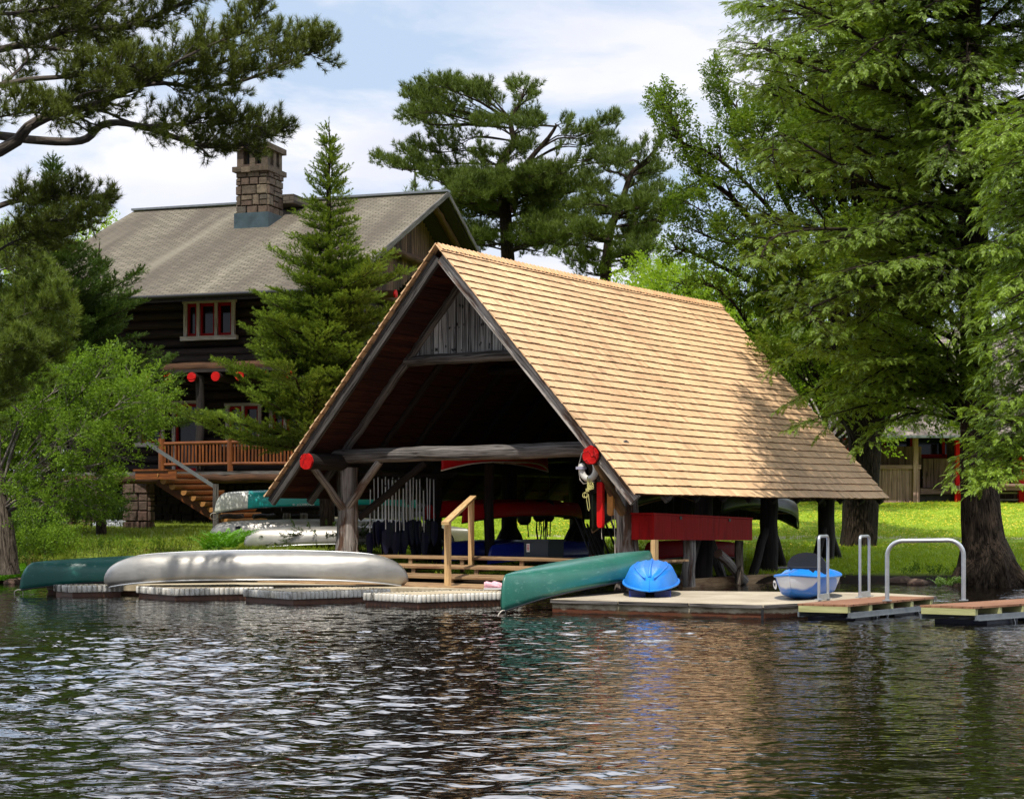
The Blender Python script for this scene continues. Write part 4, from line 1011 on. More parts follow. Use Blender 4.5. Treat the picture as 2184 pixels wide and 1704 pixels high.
for x in (130,210): 
    c=P(x,1120,51.5); m=stone_block('p',Vector((c.x,c.y,0)),.66,.62,.7,2.4,(Vector((1,0,0)),Vector((0,1,0))),None,None,.26); m.build('stone_pier',M['stone_red'],lo)
# upper side balcony with twig railing on the gable side
m=MB()
for i in range(46): 
    b_=1.9+i*.16; m.tube([Lg(.35,b_,5.95),Lg(.35,b_+rnd.uniform(-.04,.04),6.75+rnd.uniform(-.02,.03))],.02,4,False,.1,rnd.random())
m.tube([Lg(.35,1.8,6.8),Lg(.35,9.4,6.8)],.045,6); m.tube([Lg(.35,1.8,5.95),Lg(.35,9.4,5.95)],.05,6); m.build('twig_railing',M['twig'],lo)
m=MB(); m.box(Lg(.8,8.8,5.8),(1.3,14.4,.12),(LAx,LBx,UZ)); m.build('side_balcony_floor',M['log_lodge'],lo)
for b_ in (1.9,6.5,11): logp('porch_post',Lg(.4,b_,1.0),Lg(.4,b_,8.4),.13,M['log_dark'],lo)
m=MB()
for z,r in ((3.62,.06),(2.98,.05)): m.tube([Lg(.6,.9,z),Lg(.6,9,z)],r,8,True,.1)
for i in range(60): m.tube([Lg(.6,1+i*.13,2.98),Lg(.6,1+i*.13,3.6)],.036,5,False,.1,rnd.random())
m.build('porch_railing',M['rail_orange'],lo)
m=MB(); m.box(Lg(.95,5.5,2.72),(1.2,9.5,.10),(LAx,LBx,UZ)); m.build('porch_floor',M['log_grey'],lo)
# ---- log stair
sx_=thing('log_stairs','rustic stairs of half log treads descending right from the lodge porch','stairs',Lg(8,-.6,1.2))
steps=[(331,1010),(348,1022),(367,1034),(391,1046),(411,1058),(431,1070),(449,1082),(466,1094),(478,1106)]
a0=None
for i,(x,y) in enumerate(steps):
    d=49.0; p=P(x,y,d); TD=Vector((.72,.69,0)); q=p+TD*rnd.uniform(1.25,1.5)+UZ*.02
    m=MB(); 
    # half round log: flat top
    n_=12; vs=[]; r=.155
    for pp_ in (p,q):
        for k in range(n_): 
            a=math.pi*k/(n_-1); vs.append(pp_-Vector((TD.y,-TD.x,0))*math.cos(a)*r*1.1-UZ*math.sin(a)*r*.9)
    t_=[rnd.random()]*24
    g=[(v_.x*3,v_.z*3,(v_-p).dot(TD)) for v_ in [Vector(w) for w in vs]]
    m.add(vs,[(k,k+1,n_+k+1,n_+k) for k in range(n_-1)]+[(n_-1,0,n_,2*n_-1)],g,.6,False,0)
    m.add(vs,[tuple(range(n_))[::-1],tuple(range(n_,2*n_))],g,.6,False,1)
    m.build('tread',[M['tread_bark'],M['cut_end']],sx_)
for b_ in (.25,1.25):
    m=MB(); a=P(322,1020,49)+TD*b_-UZ*.06; b=P(488,1128,49)+TD*b_-UZ*.02; m.bar(a,b,.10,.28,UZ,.2); m.build('stringer',M['rail_orange'],sx_)
m=MB(); a=P(322,1004,49); m.box(a+LBx*.7+UZ*.02,(1.1,1.5,.05),(LAx,LBx,UZ)); m.box(a+LBx*.02-UZ*.13+LAx*-.15,(1.3,.06,.22),(LAx,LBx,UZ),.9); m.build('landing',M['rail_orange'],sx_)
m=MB(); m.bar(P(312,944,48.7),P(456,1037,48.7),.05,.10,UZ); m.build('handrail',M['steel_dark'],sx_)
m=MB(); a=P(460,1030,48.7); m.bar(Vector((a.x,a.y,1.0)),Vector((a.x,a.y,CH-(1032-HY)/F*48.7)),.13,.10,VU,.4); m.build('handrail_post',M['log_grey'],sx_)
# tarp, hydrant
c=P(236,1118,50.4); t=thing('covered_boat','small boat under a grey tarpaulin left of the stone pier','boat',c)
m=MB(); vs=[]; K=10
for i in range(13):
    q=i/12; x=-.5+q*1.3
    h=.26*math.sin(math.pi*min(1,.12+q*.75))**.5+.02
    for k in range(K+1):
        a=math.pi*k/K; vs.append(c+Vector((x,-.35*math.cos(a)*(.6+.4*math.sin(math.pi*min(1,q+.2))),-.13+h*math.sin(a)**.6+.01*math.sin(q*30+k))))
m.add(vs,[(i*(K+1)+k,i*(K+1)+k+1,(i+1)*(K+1)+k+1,(i+1)*(K+1)+k)[::-1] for i in range(12) for k in range(K)],None,.5,True); m.build('cover',M['tarp'],t)
c=P(117,1157,43); c.z=.78; t=thing('hydrant','weathered red standpipe hydrant beside the left tree trunks','hydrant',c)
m=MB(); m.tube([c,c+UZ*.42],.085,14); m.tube([c+UZ*.40,c+UZ*.46],.10,14); m.build('barrel',M['red_paint'],t)
m=MB(); m.tube([c+UZ*.46,c+UZ*.54,c+UZ*.6],[.09,.07,.02],14); m.build('cap',M['red_bright'],t)
m=MB(); m.tube([c+UZ*.38,c+UZ*.38+Vector((.16,-.03,0))],.045,10); m.tube([c+UZ*.34,c+UZ*.34+Vector((-.15,0,0))],.035,10); m.build('nozzle',M['red_paint'],t)
# ================================================================== RIGHT HAND LOG COTTAGE
DR=70.
def Q(x,y,dy=0): return P(x,y,DR+dy)
rb=thing('porch_cottage','weathered board cottage with red porch posts across the right lawn','cottage',Q(1960,1072))
zg=Q(0,1072).z-.1
m=MB(); x=1560
while x<2500:
    w=rnd.uniform(8,15); a=P(x,0,DR+2.2); b=P(x+w,0,DR+2.2)
    m.box(((a.x+b.x)/2,DR+2.2,zg+1.9),(b.x-a.x-.015,.06,4.),tint=rnd.random()); x+=w
m.build('back_board_wall',M['gable_brown'],rb)
def xat(x,d=DR): return (x-CX)/F*d
def zat(y,d=DR): return CH-(y-HY)/F*d
M['grey_board']=wood('grey porch boards',(.15,.085,.075),(.40,.255,.23),(14,14,.8),.85,.6,.02,.5,crack=.8)
M['cottage_roof']=wood('old cottage roof shingles',(.10,.08,.07),(.27,.23,.20),(9,9,3),.9,.5,.02,.5)
for (x0,x1,y0,y1,dd,tt) in ((1870,1962,998,1074,0,.6),(1968,2048,978,1040,1.0,.35),(1870,1965,952,995,1.2,.35),(1780,1868,950,1074,.8,.4)):
    m=MB(); x=xat(x0,DR+dd)
    while x<xat(x1,DR+dd)-.05:
        w=min(rnd.uniform(.12,.34),xat(x1,DR+dd)-x); m.box((x+w/2,DR+dd+rnd.uniform(-.01,.01),(zat(y0,DR+dd)+zat(y1,DR+dd))/2),(w-.01,.05,zat(y0,DR+dd)-zat(y1,DR+dd)),tint=min(1,tt+rnd.uniform(-.3,.4))); x+=w
    m.build('porch_boards',M['grey_board'],rb)
m=MB(); m.box((xat(1915),DR-.06,zat(996)),(xat(1962)-xat(1866),.14,.16),tint=.9); m.build('porch_rail',M['grey_board'],rb)
m=MB(); m.box((xat(1951),DR-.1,(zat(925)+zat(1072))/2),(.20,.2,zat(925)-zat(1072)),tint=1.); m.build('porch_post',M['grey_board'],rb)
m=MB(); m.box((xat(2010),DR+.8,zat(1047)),(xat(2048)-xat(1968),.5,.25),tint=.5); m.build('step_board',M['grey_board'],rb)
m=MB(); m.box((xat(2010),DR+.9,zat(1062)),(xat(2048)-xat(1968),.4,.40),tint=.1); m.build('foundation',M['mortar'],rb)
for x,y0,y1,dd in ((2042,940,1073,-.1),(1806,930,1073,0),(2178,930,1073,0)):
    m=MB(); m.box((xat(x),DR+dd,(zat(y0)+zat(y1))/2),(.24,.24,zat(y0)-zat(y1))); m.build('red_post',M['red_bright'],rb)
m=MB()
for (x0,x1,y0,y1) in ((1900,1908,925,975),(1896,2040,966,974),(1960,1966,925,970),(2030,2036,925,970),(2060,2064,960,1040),(1790,1806,935,947)):
    m=MB(); m.box((xat((x0+x1)/2),DR+1.6,(zat(y0)+zat(y1))/2),(xat(x1)-xat(x0),.1,zat(y0)-zat(y1))); m.build('red_trim',M['red_paint'],rb)
m=MB(); m.box((xat(1975),DR+1.9,zat(945)),(2.6,.05,.9)); m.build('window_pane',M['glass'],rb)
# right hand deck, rails
m=MB(); m.box((xat(2140),DR+.2,zat(1041)),(4.0,2.0,.18),tint=.5); m.box((xat(2140),DR-.9,zat(1034)),(4.0,.1,.06),tint=.9); m.build('deck',M['grey_board'],rb)
m=MB(); m.bar(Q(2062,1052),Q(2300,1050),.05,.06,UZ); m.bar(Q(2062,1066),Q(2300,1065),.05,.06,UZ); m.bar(Q(2118,1042),Q(2118,1070),.04,.04,VU); m.build('low_rail',M['white_trim'],rb)
# roof: low porch roof + main roof with ridge
M_rf=MB()
ez=zat(928,DR-1.2); rz=zat(705,78.); x0=xat(1596,DR); x1=xat(2500,DR)
for k in range(30):
    q0,q1=k/30,(k+1)/30; a=Vector((0,DR-1.2+q0*8.6,ez+(rz-ez)*q0)); b=Vector((0,DR-1.2+q1*8.6,ez+(rz-ez)*q1))
    x=x0
    while x<x1:
        w=rnd.uniform(.25,.5); M_rf.add([(x,a.y-.04,a.z-.01),(x+w,a.y-.04,a.z-.01),(x+w,b.y,b.z),(x,b.y,b.z),(x,a.y-.04,a.z-.09),(x+w,a.y-.04,a.z-.09)],[(0,1,2,3),(4,5,1,0)],[(x,0,0),(x+w,0,0),(x+w,0,.3),(x,0,.3),(x,.1,0),(x+w,.1,0)],rnd.random()); x+=w
M_rf.build('shingle_roof',M['cottage_roof'],rb)
m=MB(); m.add([(x0,DR-1.1,ez-.12),(x1,DR-1.1,ez-.12),(x1,DR+7.3,rz-.12),(x0,DR+7.3,rz-.12),(x0,DR+15.5,ez),(x1,DR+15.5,ez)],[(3,2,1,0),(2,3,4,5)]); m.build('roof_deck',M['log_dark'],rb)
m=MB(); m.bar(Vector((x0,DR-1.28,ez-.06)),Vector((x1,DR-1.28,ez-.06)),.1,.1,UZ); m.build('gutter',M['steel_dark'],rb)
m=MB(); m.add([(x0,DR-1,ez-.1),(x0,DR+7.3,rz-.15),(x0,DR+15.5,ez),(x0,DR+15.5,zg),(x0,DR+2.3,zg),(x0,DR+2.3,ez-.1)],[(0,1,2,3,4,5)]); m.build('end_wall',M['gable_brown'],rb)
m=MB(); c=Vector((xat(1715,76),76,zat(700,76))); m.box(c,(1.5,.8,.9),tint=.4); m.build('roof_dormer',M['cottage_roof'],rb)
for i,(x,lab) in enumerate(((2128,'red slatted porch chair nearest the big hemlock trunk'),(2178,'red slatted porch chair at the right edge of the photo'))):
    c=Vector((xat(x,DR+.3),DR+.3,zat(1037))); t=thing('porch_chair',lab,'chair',c,'red porch chairs')
    m=MB(); m.box(c+UZ*.38,(.6,.55,.05)); m.build('seat',M['red_bright'],t)
    m=MB()
    for k in range(5): m.box(c+Vector((-.24+.12*k,.3,.75)),(.10,.03,.75))
    m.build('backrest',M['red_bright'],t)
    for sx2 in (-1,1):
        m=MB(); m.box(c+Vector((sx2*.33,0,.60)),(.11,.65,.035)); m.build('armrest',M['red_bright'],t)
        for sy2 in (-1,1): m=MB(); m.box(c+Vector((sx2*.3,sy2*.25,.3)),(.07,.07,.6)); m.build('leg',M['red_bright'],t)
# ================================================================== GROUND, WATER, SKY
def sm(x,a,b): 
    t=min(1,max(0,(x-a)/(b-a))); return t*t*(3-2*t)
KR=[(30,-1.2),(35,-.5),(36.9,-.02),(37.6,.14),(39,.28),(43,.50),(50,.87),(60,1.40),(70,1.95),(85,2.2),(140,2.6),(400,6)]
KL=[(30,-1.2),(36.5,-.5),(37.7,-.02),(38.2,.45),(39.5,.70),(45,.92),(50,1.09),(60,1.4),(70,1.7),(85,2.2),(140,3),(400,6)]
def interp(K,y):
    if y<=K[0][0]: return K[0][1]
    for (a,b),(c,d) in zip(K,K[1:]):
        if y<=c: return b+(d-b)*(y-a)/(c-a)
    return K[-1][1]
def gh(x,y):
    w=.35*math.sin(x*.9)+.22*math.sin(x*2.3+1)+.1*math.sin(x*6.1)
    wy=y+w*max(0,1-max(0,y-39)/6)
    k=sm(x,-4.5,-1.5); b_=.03*math.sin(x*.8+y*.5)*math.sin(y*.6-x*.3)
    return interp(KL,wy)*(1-k)+interp(KR,wy)*k+b_
gx=np.concatenate([np.arange(-160,-20,8),np.arange(-20,26,.5),np.arange(26,170,8)]); gy=np.concatenate([np.arange(30,52,.3),np.arange(52,90,1.),np.arange(90,420,12)])
vs=[(float(x),float(y),gh(float(x),float(y))) for y in gy for x in gx]; W=len(gx)
m=MB(); m.add(vs,[(j*W+i,j*W+i+1,(j+1)*W+i+1,(j+1)*W+i) for j in range(len(gy)-1) for i in range(W-1)],None,.5,True)
n=N('lawn ground'); p=n.pos(); sx=n.new('SeparateXYZ'); n.l.new(p,sx.inputs[0])
f=n.noise(p,1.4,6,.7); f2=n.noise(p,12,4,.7)
c=n.ramp(n.math('ADD',n.math('MULTIPLY',f,.6),n.math('MULTIPLY',f2,.4)),[(.36,(.14,.21,.016)),(.52,(.25,.36,.022)),(.68,(.38,.47,.035))])
dirtn=n.noise(n.map(p,(.35,.8,1),(3,2,0)),1.3,5,.65)
lf=n.ramp(sx.outputs[0],[(0,(1,1,1)),(.001,(1,1,1))])
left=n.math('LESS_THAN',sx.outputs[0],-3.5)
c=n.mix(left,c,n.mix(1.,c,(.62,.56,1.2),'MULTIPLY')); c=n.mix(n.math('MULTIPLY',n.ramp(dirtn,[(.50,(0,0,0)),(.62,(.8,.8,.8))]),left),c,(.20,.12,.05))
# bare earth inside and round the boathouse edge and at the shoreline
zz=n.ramp(sx.outputs[2],[(.0,(1,1,1)),(.14,(1,1,1)),(.22,(0,0,0))]); c=n.mix(zz,c,(.022,.014,.008))
pt_=n.math('ABSOLUTE',n.math('SUBTRACT',n.math('ADD',sx.outputs[1],n.math('MULTIPLY',n.math('SUBTRACT',n.noise(p,.25,2),.5),1.)),n.math('ADD',50.3,n.math('MULTIPLY',sx.outputs[0],-.12))))
onp=n.math('MULTIPLY',n.math('LESS_THAN',pt_,.55),n.math('GREATER_THAN',sx.outputs[0],.5)); c=n.mix(onp,c,(.42,.36,.26))
g_=n.bsdf(c,.95,0,n.bump(n.noise(p,30,4,.8),.6,.03),.1)
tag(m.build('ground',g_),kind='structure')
# water: real swell mesh plus fine ripples
xs=np.concatenate([np.array([-160,-90,-50,-30,-20]),np.arange(-13,13.01,.038),np.array([14,20,30,50,90,160])]); ys=np.concatenate([np.array([-60,-20,0,4,6]),np.arange(7.5,22,.03),np.arange(22,31,.05),np.arange(31,40,.1),np.array([41,44])])
XX,YY=np.meshgrid(xs,ys); rs=np.random.RandomState(5); Z=np.zeros_like(XX)
for i in range(46):
    lam=.15*(1.040**i); k=2*math.pi/lam; th=rs.normal(math.pi/2+.25,.95); A_=.0034*lam**.92*rs.uniform(.6,1.3)
    wx=XX+.35*np.sin(YY*.23+i); ph=rs.uniform(0,6.28)+.9*np.sin(XX*.31+i*1.3)+.9*np.sin(YY*.27+i*2.1)
    s_=np.sin(k*(math.cos(th)*wx+math.sin(th)*YY)+ph); Z+=A_*(s_-.25*np.abs(s_))
cal=.72+.42*np.sin(XX*.42+.7+.4*np.sin(YY*.3))*np.sin(YY*.33+.9*np.sin(XX*.2))
fall=np.clip((YY-6)/3,0,1)*np.clip((40-YY)/3,0,1)*np.clip((13-np.abs(XX))/1,0,1)
near=np.clip(1.25-(YY-8)/45,.5,1.3)
Z*=cal*fall*near*np.interp(XX/YY,[-.3,-.12,.05,.16,.3],[1.05,1.0,.85,.72,.70])
nx_,ny_=len(xs),len(ys); me=bpy.data.meshes.new('water'); co=np.stack([XX,YY,Z],-1).reshape(-1,3).astype(np.float32)
idx=np.arange(nx_*ny_).reshape(ny_,nx_); qd=np.stack([idx[:-1,:-1],idx[:-1,1:],idx[1:,1:],idx[1:,:-1]],-1).reshape(-1,4)
me.vertices.add(len(co)); me.vertices.foreach_set('co',co.ravel()); me.loops.add(qd.size); me.loops.foreach_set('vertex_index',qd.ravel().astype(np.int32))
me.polygons.add(len(qd)); me.polygons.foreach_set('loop_start',(np.arange(len(qd))*4).astype(np.int32)); me.polygons.foreach_set('use_smooth',np.ones(len(qd),dtype=bool)); me.update(calc_edges=True)
n=N('dark lake water'); p=n.pos()
r1=n.noise(n.map(p,(1.,1.7,1)),6.5,1.2,.5,dist=.5); r2=n.noise(n.map(p,(1.2,2.,1),(5,3,0)),9.,3,.6)
h=n.math('ADD',n.math('MULTIPLY',r1,.75),n.math('MULTIPLY',r2,.03))
wm=n.bsdf((.004,.003,.0015),.015,0,n.bump(h,1.,.014),.5,IOR=1.5)
me.materials.append(wm); o=bpy.data.objects.new('water',me); col.objects.link(o); tag(o,kind='structure')
# camera
cam=bpy.data.cameras.new('camera'); cam.sensor_width=36; cam.lens=36*F/2184; cam.shift_y=(HY-852)/2184; cam.clip_end=3000; cam.clip_start=.1
co_=bpy.data.objects.new('camera',cam); co_.location=(0,0,CH); co_.rotation_euler=(R(90),0,0); col.objects.link(co_); scene.camera=co_
# sun and sky
SUNV=Vector((-.13,-.60,1.15)).normalized()
sl_=bpy.data.lights.new('sun','SUN'); sl_.energy=5.0; sl_.angle=R(.6); sl_.color=(1,.95,.87); so=bpy.data.objects.new('sun',sl_); col.objects.link(so)
so.rotation_euler=SUNV.to_track_quat('Z','Y').to_euler()
w=bpy.data.worlds.new('World'); scene.world=w; w.use_nodes=True; nt=w.node_tree; nt.nodes.clear()
out=nt.nodes.new('ShaderNodeOutputWorld'); bg=nt.nodes.new('ShaderNodeBackground'); sky=nt.nodes.new('ShaderNodeTexSky'); sky.sky_type='NISHITA'; sky.sun_disc=False
sky.sun_elevation=math.asin(SUNV.z); sky.sun_rotation=math.atan2(SUNV.x,SUNV.y); sky.air_density=1.; sky.dust_density=1.5; sky.ozone_density=1.
tc=nt.nodes.new('ShaderNodeTexCoord'); L=nt.links.new
sp=nt.nodes.new('ShaderNodeSeparateXYZ'); L(tc.outputs['Generated'],sp.inputs[0])
def wm_(op,a,b=None):
    q=nt.nodes.new('ShaderNodeMath'); q.operation=op
    for i,k in enumerate((a,b)):
        if k is None: continue
        if isinstance(k,bpy.types.NodeSocket): L(k,q.inputs[i])
        else: q.inputs[i].default_value=k
    return q.outputs[0]
den=wm_('ADD',wm_('MAXIMUM',sp.outputs[2],.0),.22); cb=nt.nodes.new('ShaderNodeCombineXYZ'); L(wm_('DIVIDE',sp.outputs[0],den),cb.inputs[0]); L(wm_('DIVIDE',sp.outputs[1],den),cb.inputs[1])
def wn(scale,detail,rough,loc,dist=0):
    mp=nt.nodes.new('ShaderNodeMapping'); L(cb.outputs[0],mp.inputs[0]); mp.inputs['Location'].default_value=loc
    q=nt.nodes.new('ShaderNodeTexNoise'); L(mp.outputs[0],q.inputs[0]); q.inputs['Scale'].default_value=scale; q.inputs['Detail'].default_value=detail; q.inputs['Roughness'].default_value=rough; q.inputs['Distortion'].default_value=dist; return q.outputs[0]
def wr(f,st):
    q=nt.nodes.new('ShaderNodeValToRGB'); L(f,q.inputs[0]); e=q.color_ramp.elements
    while len(e)<len(st): e.new(.5)
    for i,(p_,c_) in enumerate(st): e[i].position=p_; e[i].color=(*c_,1)
    return q.outputs[0]
cl=wn(2.1,7,.55,(SKYX,SKYY,0),.3); mask=wr(cl,[(.42,(0,0,0)),(.56,(1,1,1))])
shade=wr(wn(3.0,5,.5,(SKYX+1.3,SKYY+.4,3),.2),[(.3,(8.1,8.5,10.0)),(.6,(10.2,10.2,10.9))])
mxn=nt.nodes.new('ShaderNodeMix'); mxn.data_type='RGBA'; L(mask,mxn.inputs[0])
# thin haze veil brightens the blue
vl=nt.nodes.new('ShaderNodeMix'); vl.data_type='RGBA'; vl.inputs[0].default_value=.75; L(sky.outputs[0],vl.inputs[6]); vl.inputs[7].default_value=(6.8,8.4,10.8,1)
L(vl.outputs[2],mxn.inputs[6]); L(shade,mxn.inputs[7])
# sky brightness shaped: added mid-height band for water glints, dimmed overhead and behind
g1=wr(sp.outputs[2],[(.29,(.25,.25,.25)),(.40,(.80,.80,.80)),(.60,(.80,.80,.80)),(.82,(.14,.14,.14))])
g2=wr(wm_('ADD',wm_('MULTIPLY',sp.outputs[1],.5),.5),[(.36,(.42,.42,.42)),(.62,(1,1,1))])
vs_=nt.nodes.new('ShaderNodeVectorMath'); vs_.operation='SCALE'; L(mxn.outputs[2],vs_.inputs[0]); L(wm_('MULTIPLY',wm_('MULTIPLY',g1,4.),g2),vs_.inputs['Scale']); L(vs_.outputs[0],bg.inputs[0]); bg.inputs[1].default_value=.1; L(bg.outputs[0],out.inputs[0])
scene.view_settings.view_transform='Standard'; scene.view_settings.look='None'; scene.view_settings.exposure=0.; scene.view_settings.gamma=1
cy=scene.cycles; cy.use_denoising=True; cy.max_bounces=6; cy.diffuse_bounces=3; cy.glossy_bounces=3; cy.transmission_bounces=4; cy.transparent_max_bounces=4
try: cy.denoiser='OPENIMAGEDENOISE'
except Exception: pass
cy.sample_clamp_indirect=6
# ================================================================== VEGETATION
rg=np.random.RandomState(11)
class Cloud:
    def __init__(s): s.p=[]; s.d=[]; s.u=[]; s.s=[]; s.t=[]
    def add(s,p,d,u,sc,t): s.p.append(p); s.d.append(d); s.u.append(u); s.s.append(sc); s.t.append(t)
    def build(s,name,tmpls,mat,parent,kind=None):
        p=np.array(s.p,dtype=np.float32); y=np.array(s.d,dtype=np.float32); u=np.array(s.u,dtype=np.float32); sc=np.array(s.s,dtype=np.float32); t=np.array(s.t,dtype=np.float32)
        y/=np.linalg.norm(y,axis=1,keepdims=True)+1e-9; x=np.cross(y,u); bad=np.linalg.norm(x,axis=1)<1e-3; x[bad]=(1,0,0); x/=np.linalg.norm(x,axis=1,keepdims=True); z=np.cross(x,y)
        w=p-np.array(BO,dtype=np.float32); uu=w@np.array(VU,dtype=np.float32); vv_=w@np.array(VV,dtype=np.float32)
        ok=~((np.abs(uu)<4.75)&(vv_>-.15)&(vv_<12.1)&(p[:,2]<RZ-SL*np.abs(uu)+.12)&(p[:,2]>1.3)); p,y,sc,t,x,z=p[ok],y[ok],sc[ok],t[ok],x[ok],z[ok]
        K=len(tmpls); V=[];Fc=[];T=[];o=0
        which=rg.randint(0,K,len(p))
        for k,(tv,tf,tt) in enumerate(tmpls):
            i=np.where(which==k)[0]
            if len(i)==0: continue
            v=(tv[None,:,0,None]*x[i][:,None]+tv[None,:,1,None]*y[i][:,None]+tv[None,:,2,None]*z[i][:,None])*sc[i][:,None,None]+p[i][:,None]
            V.append(v.reshape(-1,3)); n=len(tv)
            Fc.append((tf[None]+(np.arange(len(i))*n)[:,None,None]+o).reshape(-1,3)); o+=n*len(i)
            T.append(np.clip(t[i][:,None]+tt[None],0,1).ravel())
        V=np.concatenate(V).astype(np.float32); Fc=np.concatenate(Fc).astype(np.int32); T=np.concatenate(T).astype(np.float32)
        me=bpy.data.meshes.new(name); me.vertices.add(len(V)); me.vertices.foreach_set('co',V.ravel()); me.loops.add(Fc.size); me.loops.foreach_set('vertex_index',Fc.ravel())
        me.polygons.add(len(Fc)); me.polygons.foreach_set('loop_start',(np.arange(len(Fc))*3).astype(np.int32)); me.update(calc_edges=True)
        a=me.attributes.new('tint','FLOAT','POINT'); a.data.foreach_set('value',T); me.materials.append(mat)
        ob=bpy.data.objects.new(name,me); col.objects.link(ob)
        if parent is not None: adopt(ob,parent)
        STATS.append((name,parent.name if parent else '',len(Fc))); return ob
STATS=[]
def T_needles(n,L,w,spread,axis,seed,up=.0):
    r=np.random.RandomState(seed); V=[];Fs=[];T=[]
    for i in range(n):
        az=r.uniform(0,2*math.pi); po=spread*(.25+.75*r.rand())
        d=np.array([math.sin(po)*math.cos(az),math.cos(po),math.sin(po)*math.sin(az)+up]); b=np.array([0,r.uniform(-axis,0),0])
        s=np.cross(d,r.normal(size=3)); s/=np.linalg.norm(s); l=L*r.uniform(.7,1.1); k=len(V)
        V+=[b-s*w/2,b+s*w/2,b+d*l]; Fs.append((k,k+1,k+2)); T+=[-.1,-.1,.12]
    return np.array(V,dtype=np.float32),np.array(Fs,dtype=np.int32),np.array(T,dtype=np.float32)
def T_spray(seed,nl=9,L=1.,ang=52,w=.055,lw=.42,droop=.25,sub=True,lite=0):
    """flat conifer spray of pointed laterals along an axis of length L"""
    r=np.random.RandomState(seed); V=[];Fs=[];T=[]
    def tri(a,b,c,t0,t1):
        k=len(V); V.extend([a,b,c]); Fs.append((k,k+1,k+2)); T.extend([t0,t0,t1])
    def Z(y): return -droop*y*y
    for i in range(nl):
        q=(i+.5)/nl
        for s in (-1,1):
            l=lw*(1-q)**.7*r.uniform(.75,1.15)+.05; a=math.radians(ang*r.uniform(.8,1.15)); y0=q*L
            dx,dy=s*math.sin(a),math.cos(a); b=np.array([0,y0,Z(y0)]); e=b+np.array([dx*l,dy*l,-droop*l*.7+r.uniform(-.04,.04)]); n_=np.array([-dy*s,dx*s,0.])*w*.5*s
            n_=np.array([-dy,dx,r.uniform(-.4,.4)])*w*.5
            m=b*.45+e*.55
            if lite: tri(b-n_,b+n_,e,-.12,.15)
            else: tri(b,m+n_,e,-.12,.15); tri(b,e,m-n_,-.12,.15)
            if sub:
                for g in ((.5,) if lite else (.45,.75)):
                    c=b*(1-g)+e*g; l2=l*.38
                    for s2 in (-1,1):
                        a2=a*s+s2*.8; e2=c+np.array([math.sin(a2)*l2,math.cos(a2)*l2,-droop*l2]); n2=np.array([math.cos(a2),-math.sin(a2),0])*w*.45
                        tri(c-n2,c+n2,e2,0,.18)
    e=np.array([0,L*1.08,Z(L)-.03]); b=np.array([0,L*.8,Z(L*.8)]); tri(b+np.array([w,0,0]),b-np.array([w,0,0]),e,0,.3)
    return np.array(V,dtype=np.float32),np.array(Fs,dtype=np.int32),np.array(T,dtype=np.float32)
def T_brush(seed,n=20,w=.06,l=.26,flat=.6):
    """bristly spruce twig, unit length along Y"""
    r=np.random.RandomState(seed); V=[];Fs=[];T=[]
    for i in range(n):
        q=i/n; az=r.uniform(0,2*math.pi); dx=math.cos(az); dz=abs(math.sin(az))*flat*(1 if r.rand()<.75 else -1)
        d=np.array([dx,.8,dz]); d/=np.linalg.norm(d); b=np.array([0,q,0.]); s=np.cross(d,[0,0,1.]); s/=np.linalg.norm(s)+1e-6; ll=l*r.uniform(.75,1.15)*(1-.25*q)
        k=len(V); V+=[b-s*w/2,b+s*w/2,b+d*ll]; Fs.append((k,k+1,k+2)); T+=[-.1,-.1,.15]
    k=len(V); V+=[np.array([-.035,0,0.]),np.array([.035,0,0.]),np.array([0,1.05,0.])]; Fs.append((k,k+1,k+2)); T+=[-.3,-.3,.25]
    return np.array(V,dtype=np.float32),np.array(Fs,dtype=np.int32),np.array(T,dtype=np.float32)
def T_leaves(seed,n=6,size=.3,sp=.5,L=1.):
    r=np.random.RandomState(seed); V=[];Fs=[];T=[]
    for i in range(n):
        q=r.rand(); b=np.array([r.uniform(-.05,.05),q*L,r.uniform(-.05,.05)]); az=r.uniform(0,2*math.pi)
        d=np.array([math.cos(az)*sp*2,.55,r.uniform(-.55,.45)]); d/=np.linalg.norm(d); s=np.cross(d,r.normal(size=3)*.35+np.array([0,0,1.])); s/=np.linalg.norm(s); nn=np.cross(s,d)
        z=size*r.uniform(.7,1.2); m=b+d*z*.5; e=b+d*z; k=len(V); tt=r.uniform(-.15,.15)
        V+=[b,m+s*z*.32+nn*z*.1,e,m-s*z*.32+nn*z*.1]; Fs+=[(k,k+1,k+2),(k,k+2,k+3)]; T+=[tt]*4
    return np.array(V,dtype=np.float32),np.array(Fs,dtype=np.int32),np.array(T,dtype=np.float32)
def V3(*a): return Vector(a)
def rv(): return Vector(rg.normal(size=3))
def curve(p,d,L,up,n=3,wig=.08):
    out=[p.copy()]; d=d.copy(); st=L/n
    for i in range(n):
        d=(d+UZ*up/n+rv()*wig).normalized(); p=p+d*st; out.append(p.copy())
    return out
def at(path,s):
    n=len(path)-1; k=min(int(s*n),n-1); f=s*n-k; return path[k].lerp(path[k+1],f),(path[k+1]-path[k]).normalized()
def plen(path): return sum((b-a).length for a,b in zip(path,path[1:]))
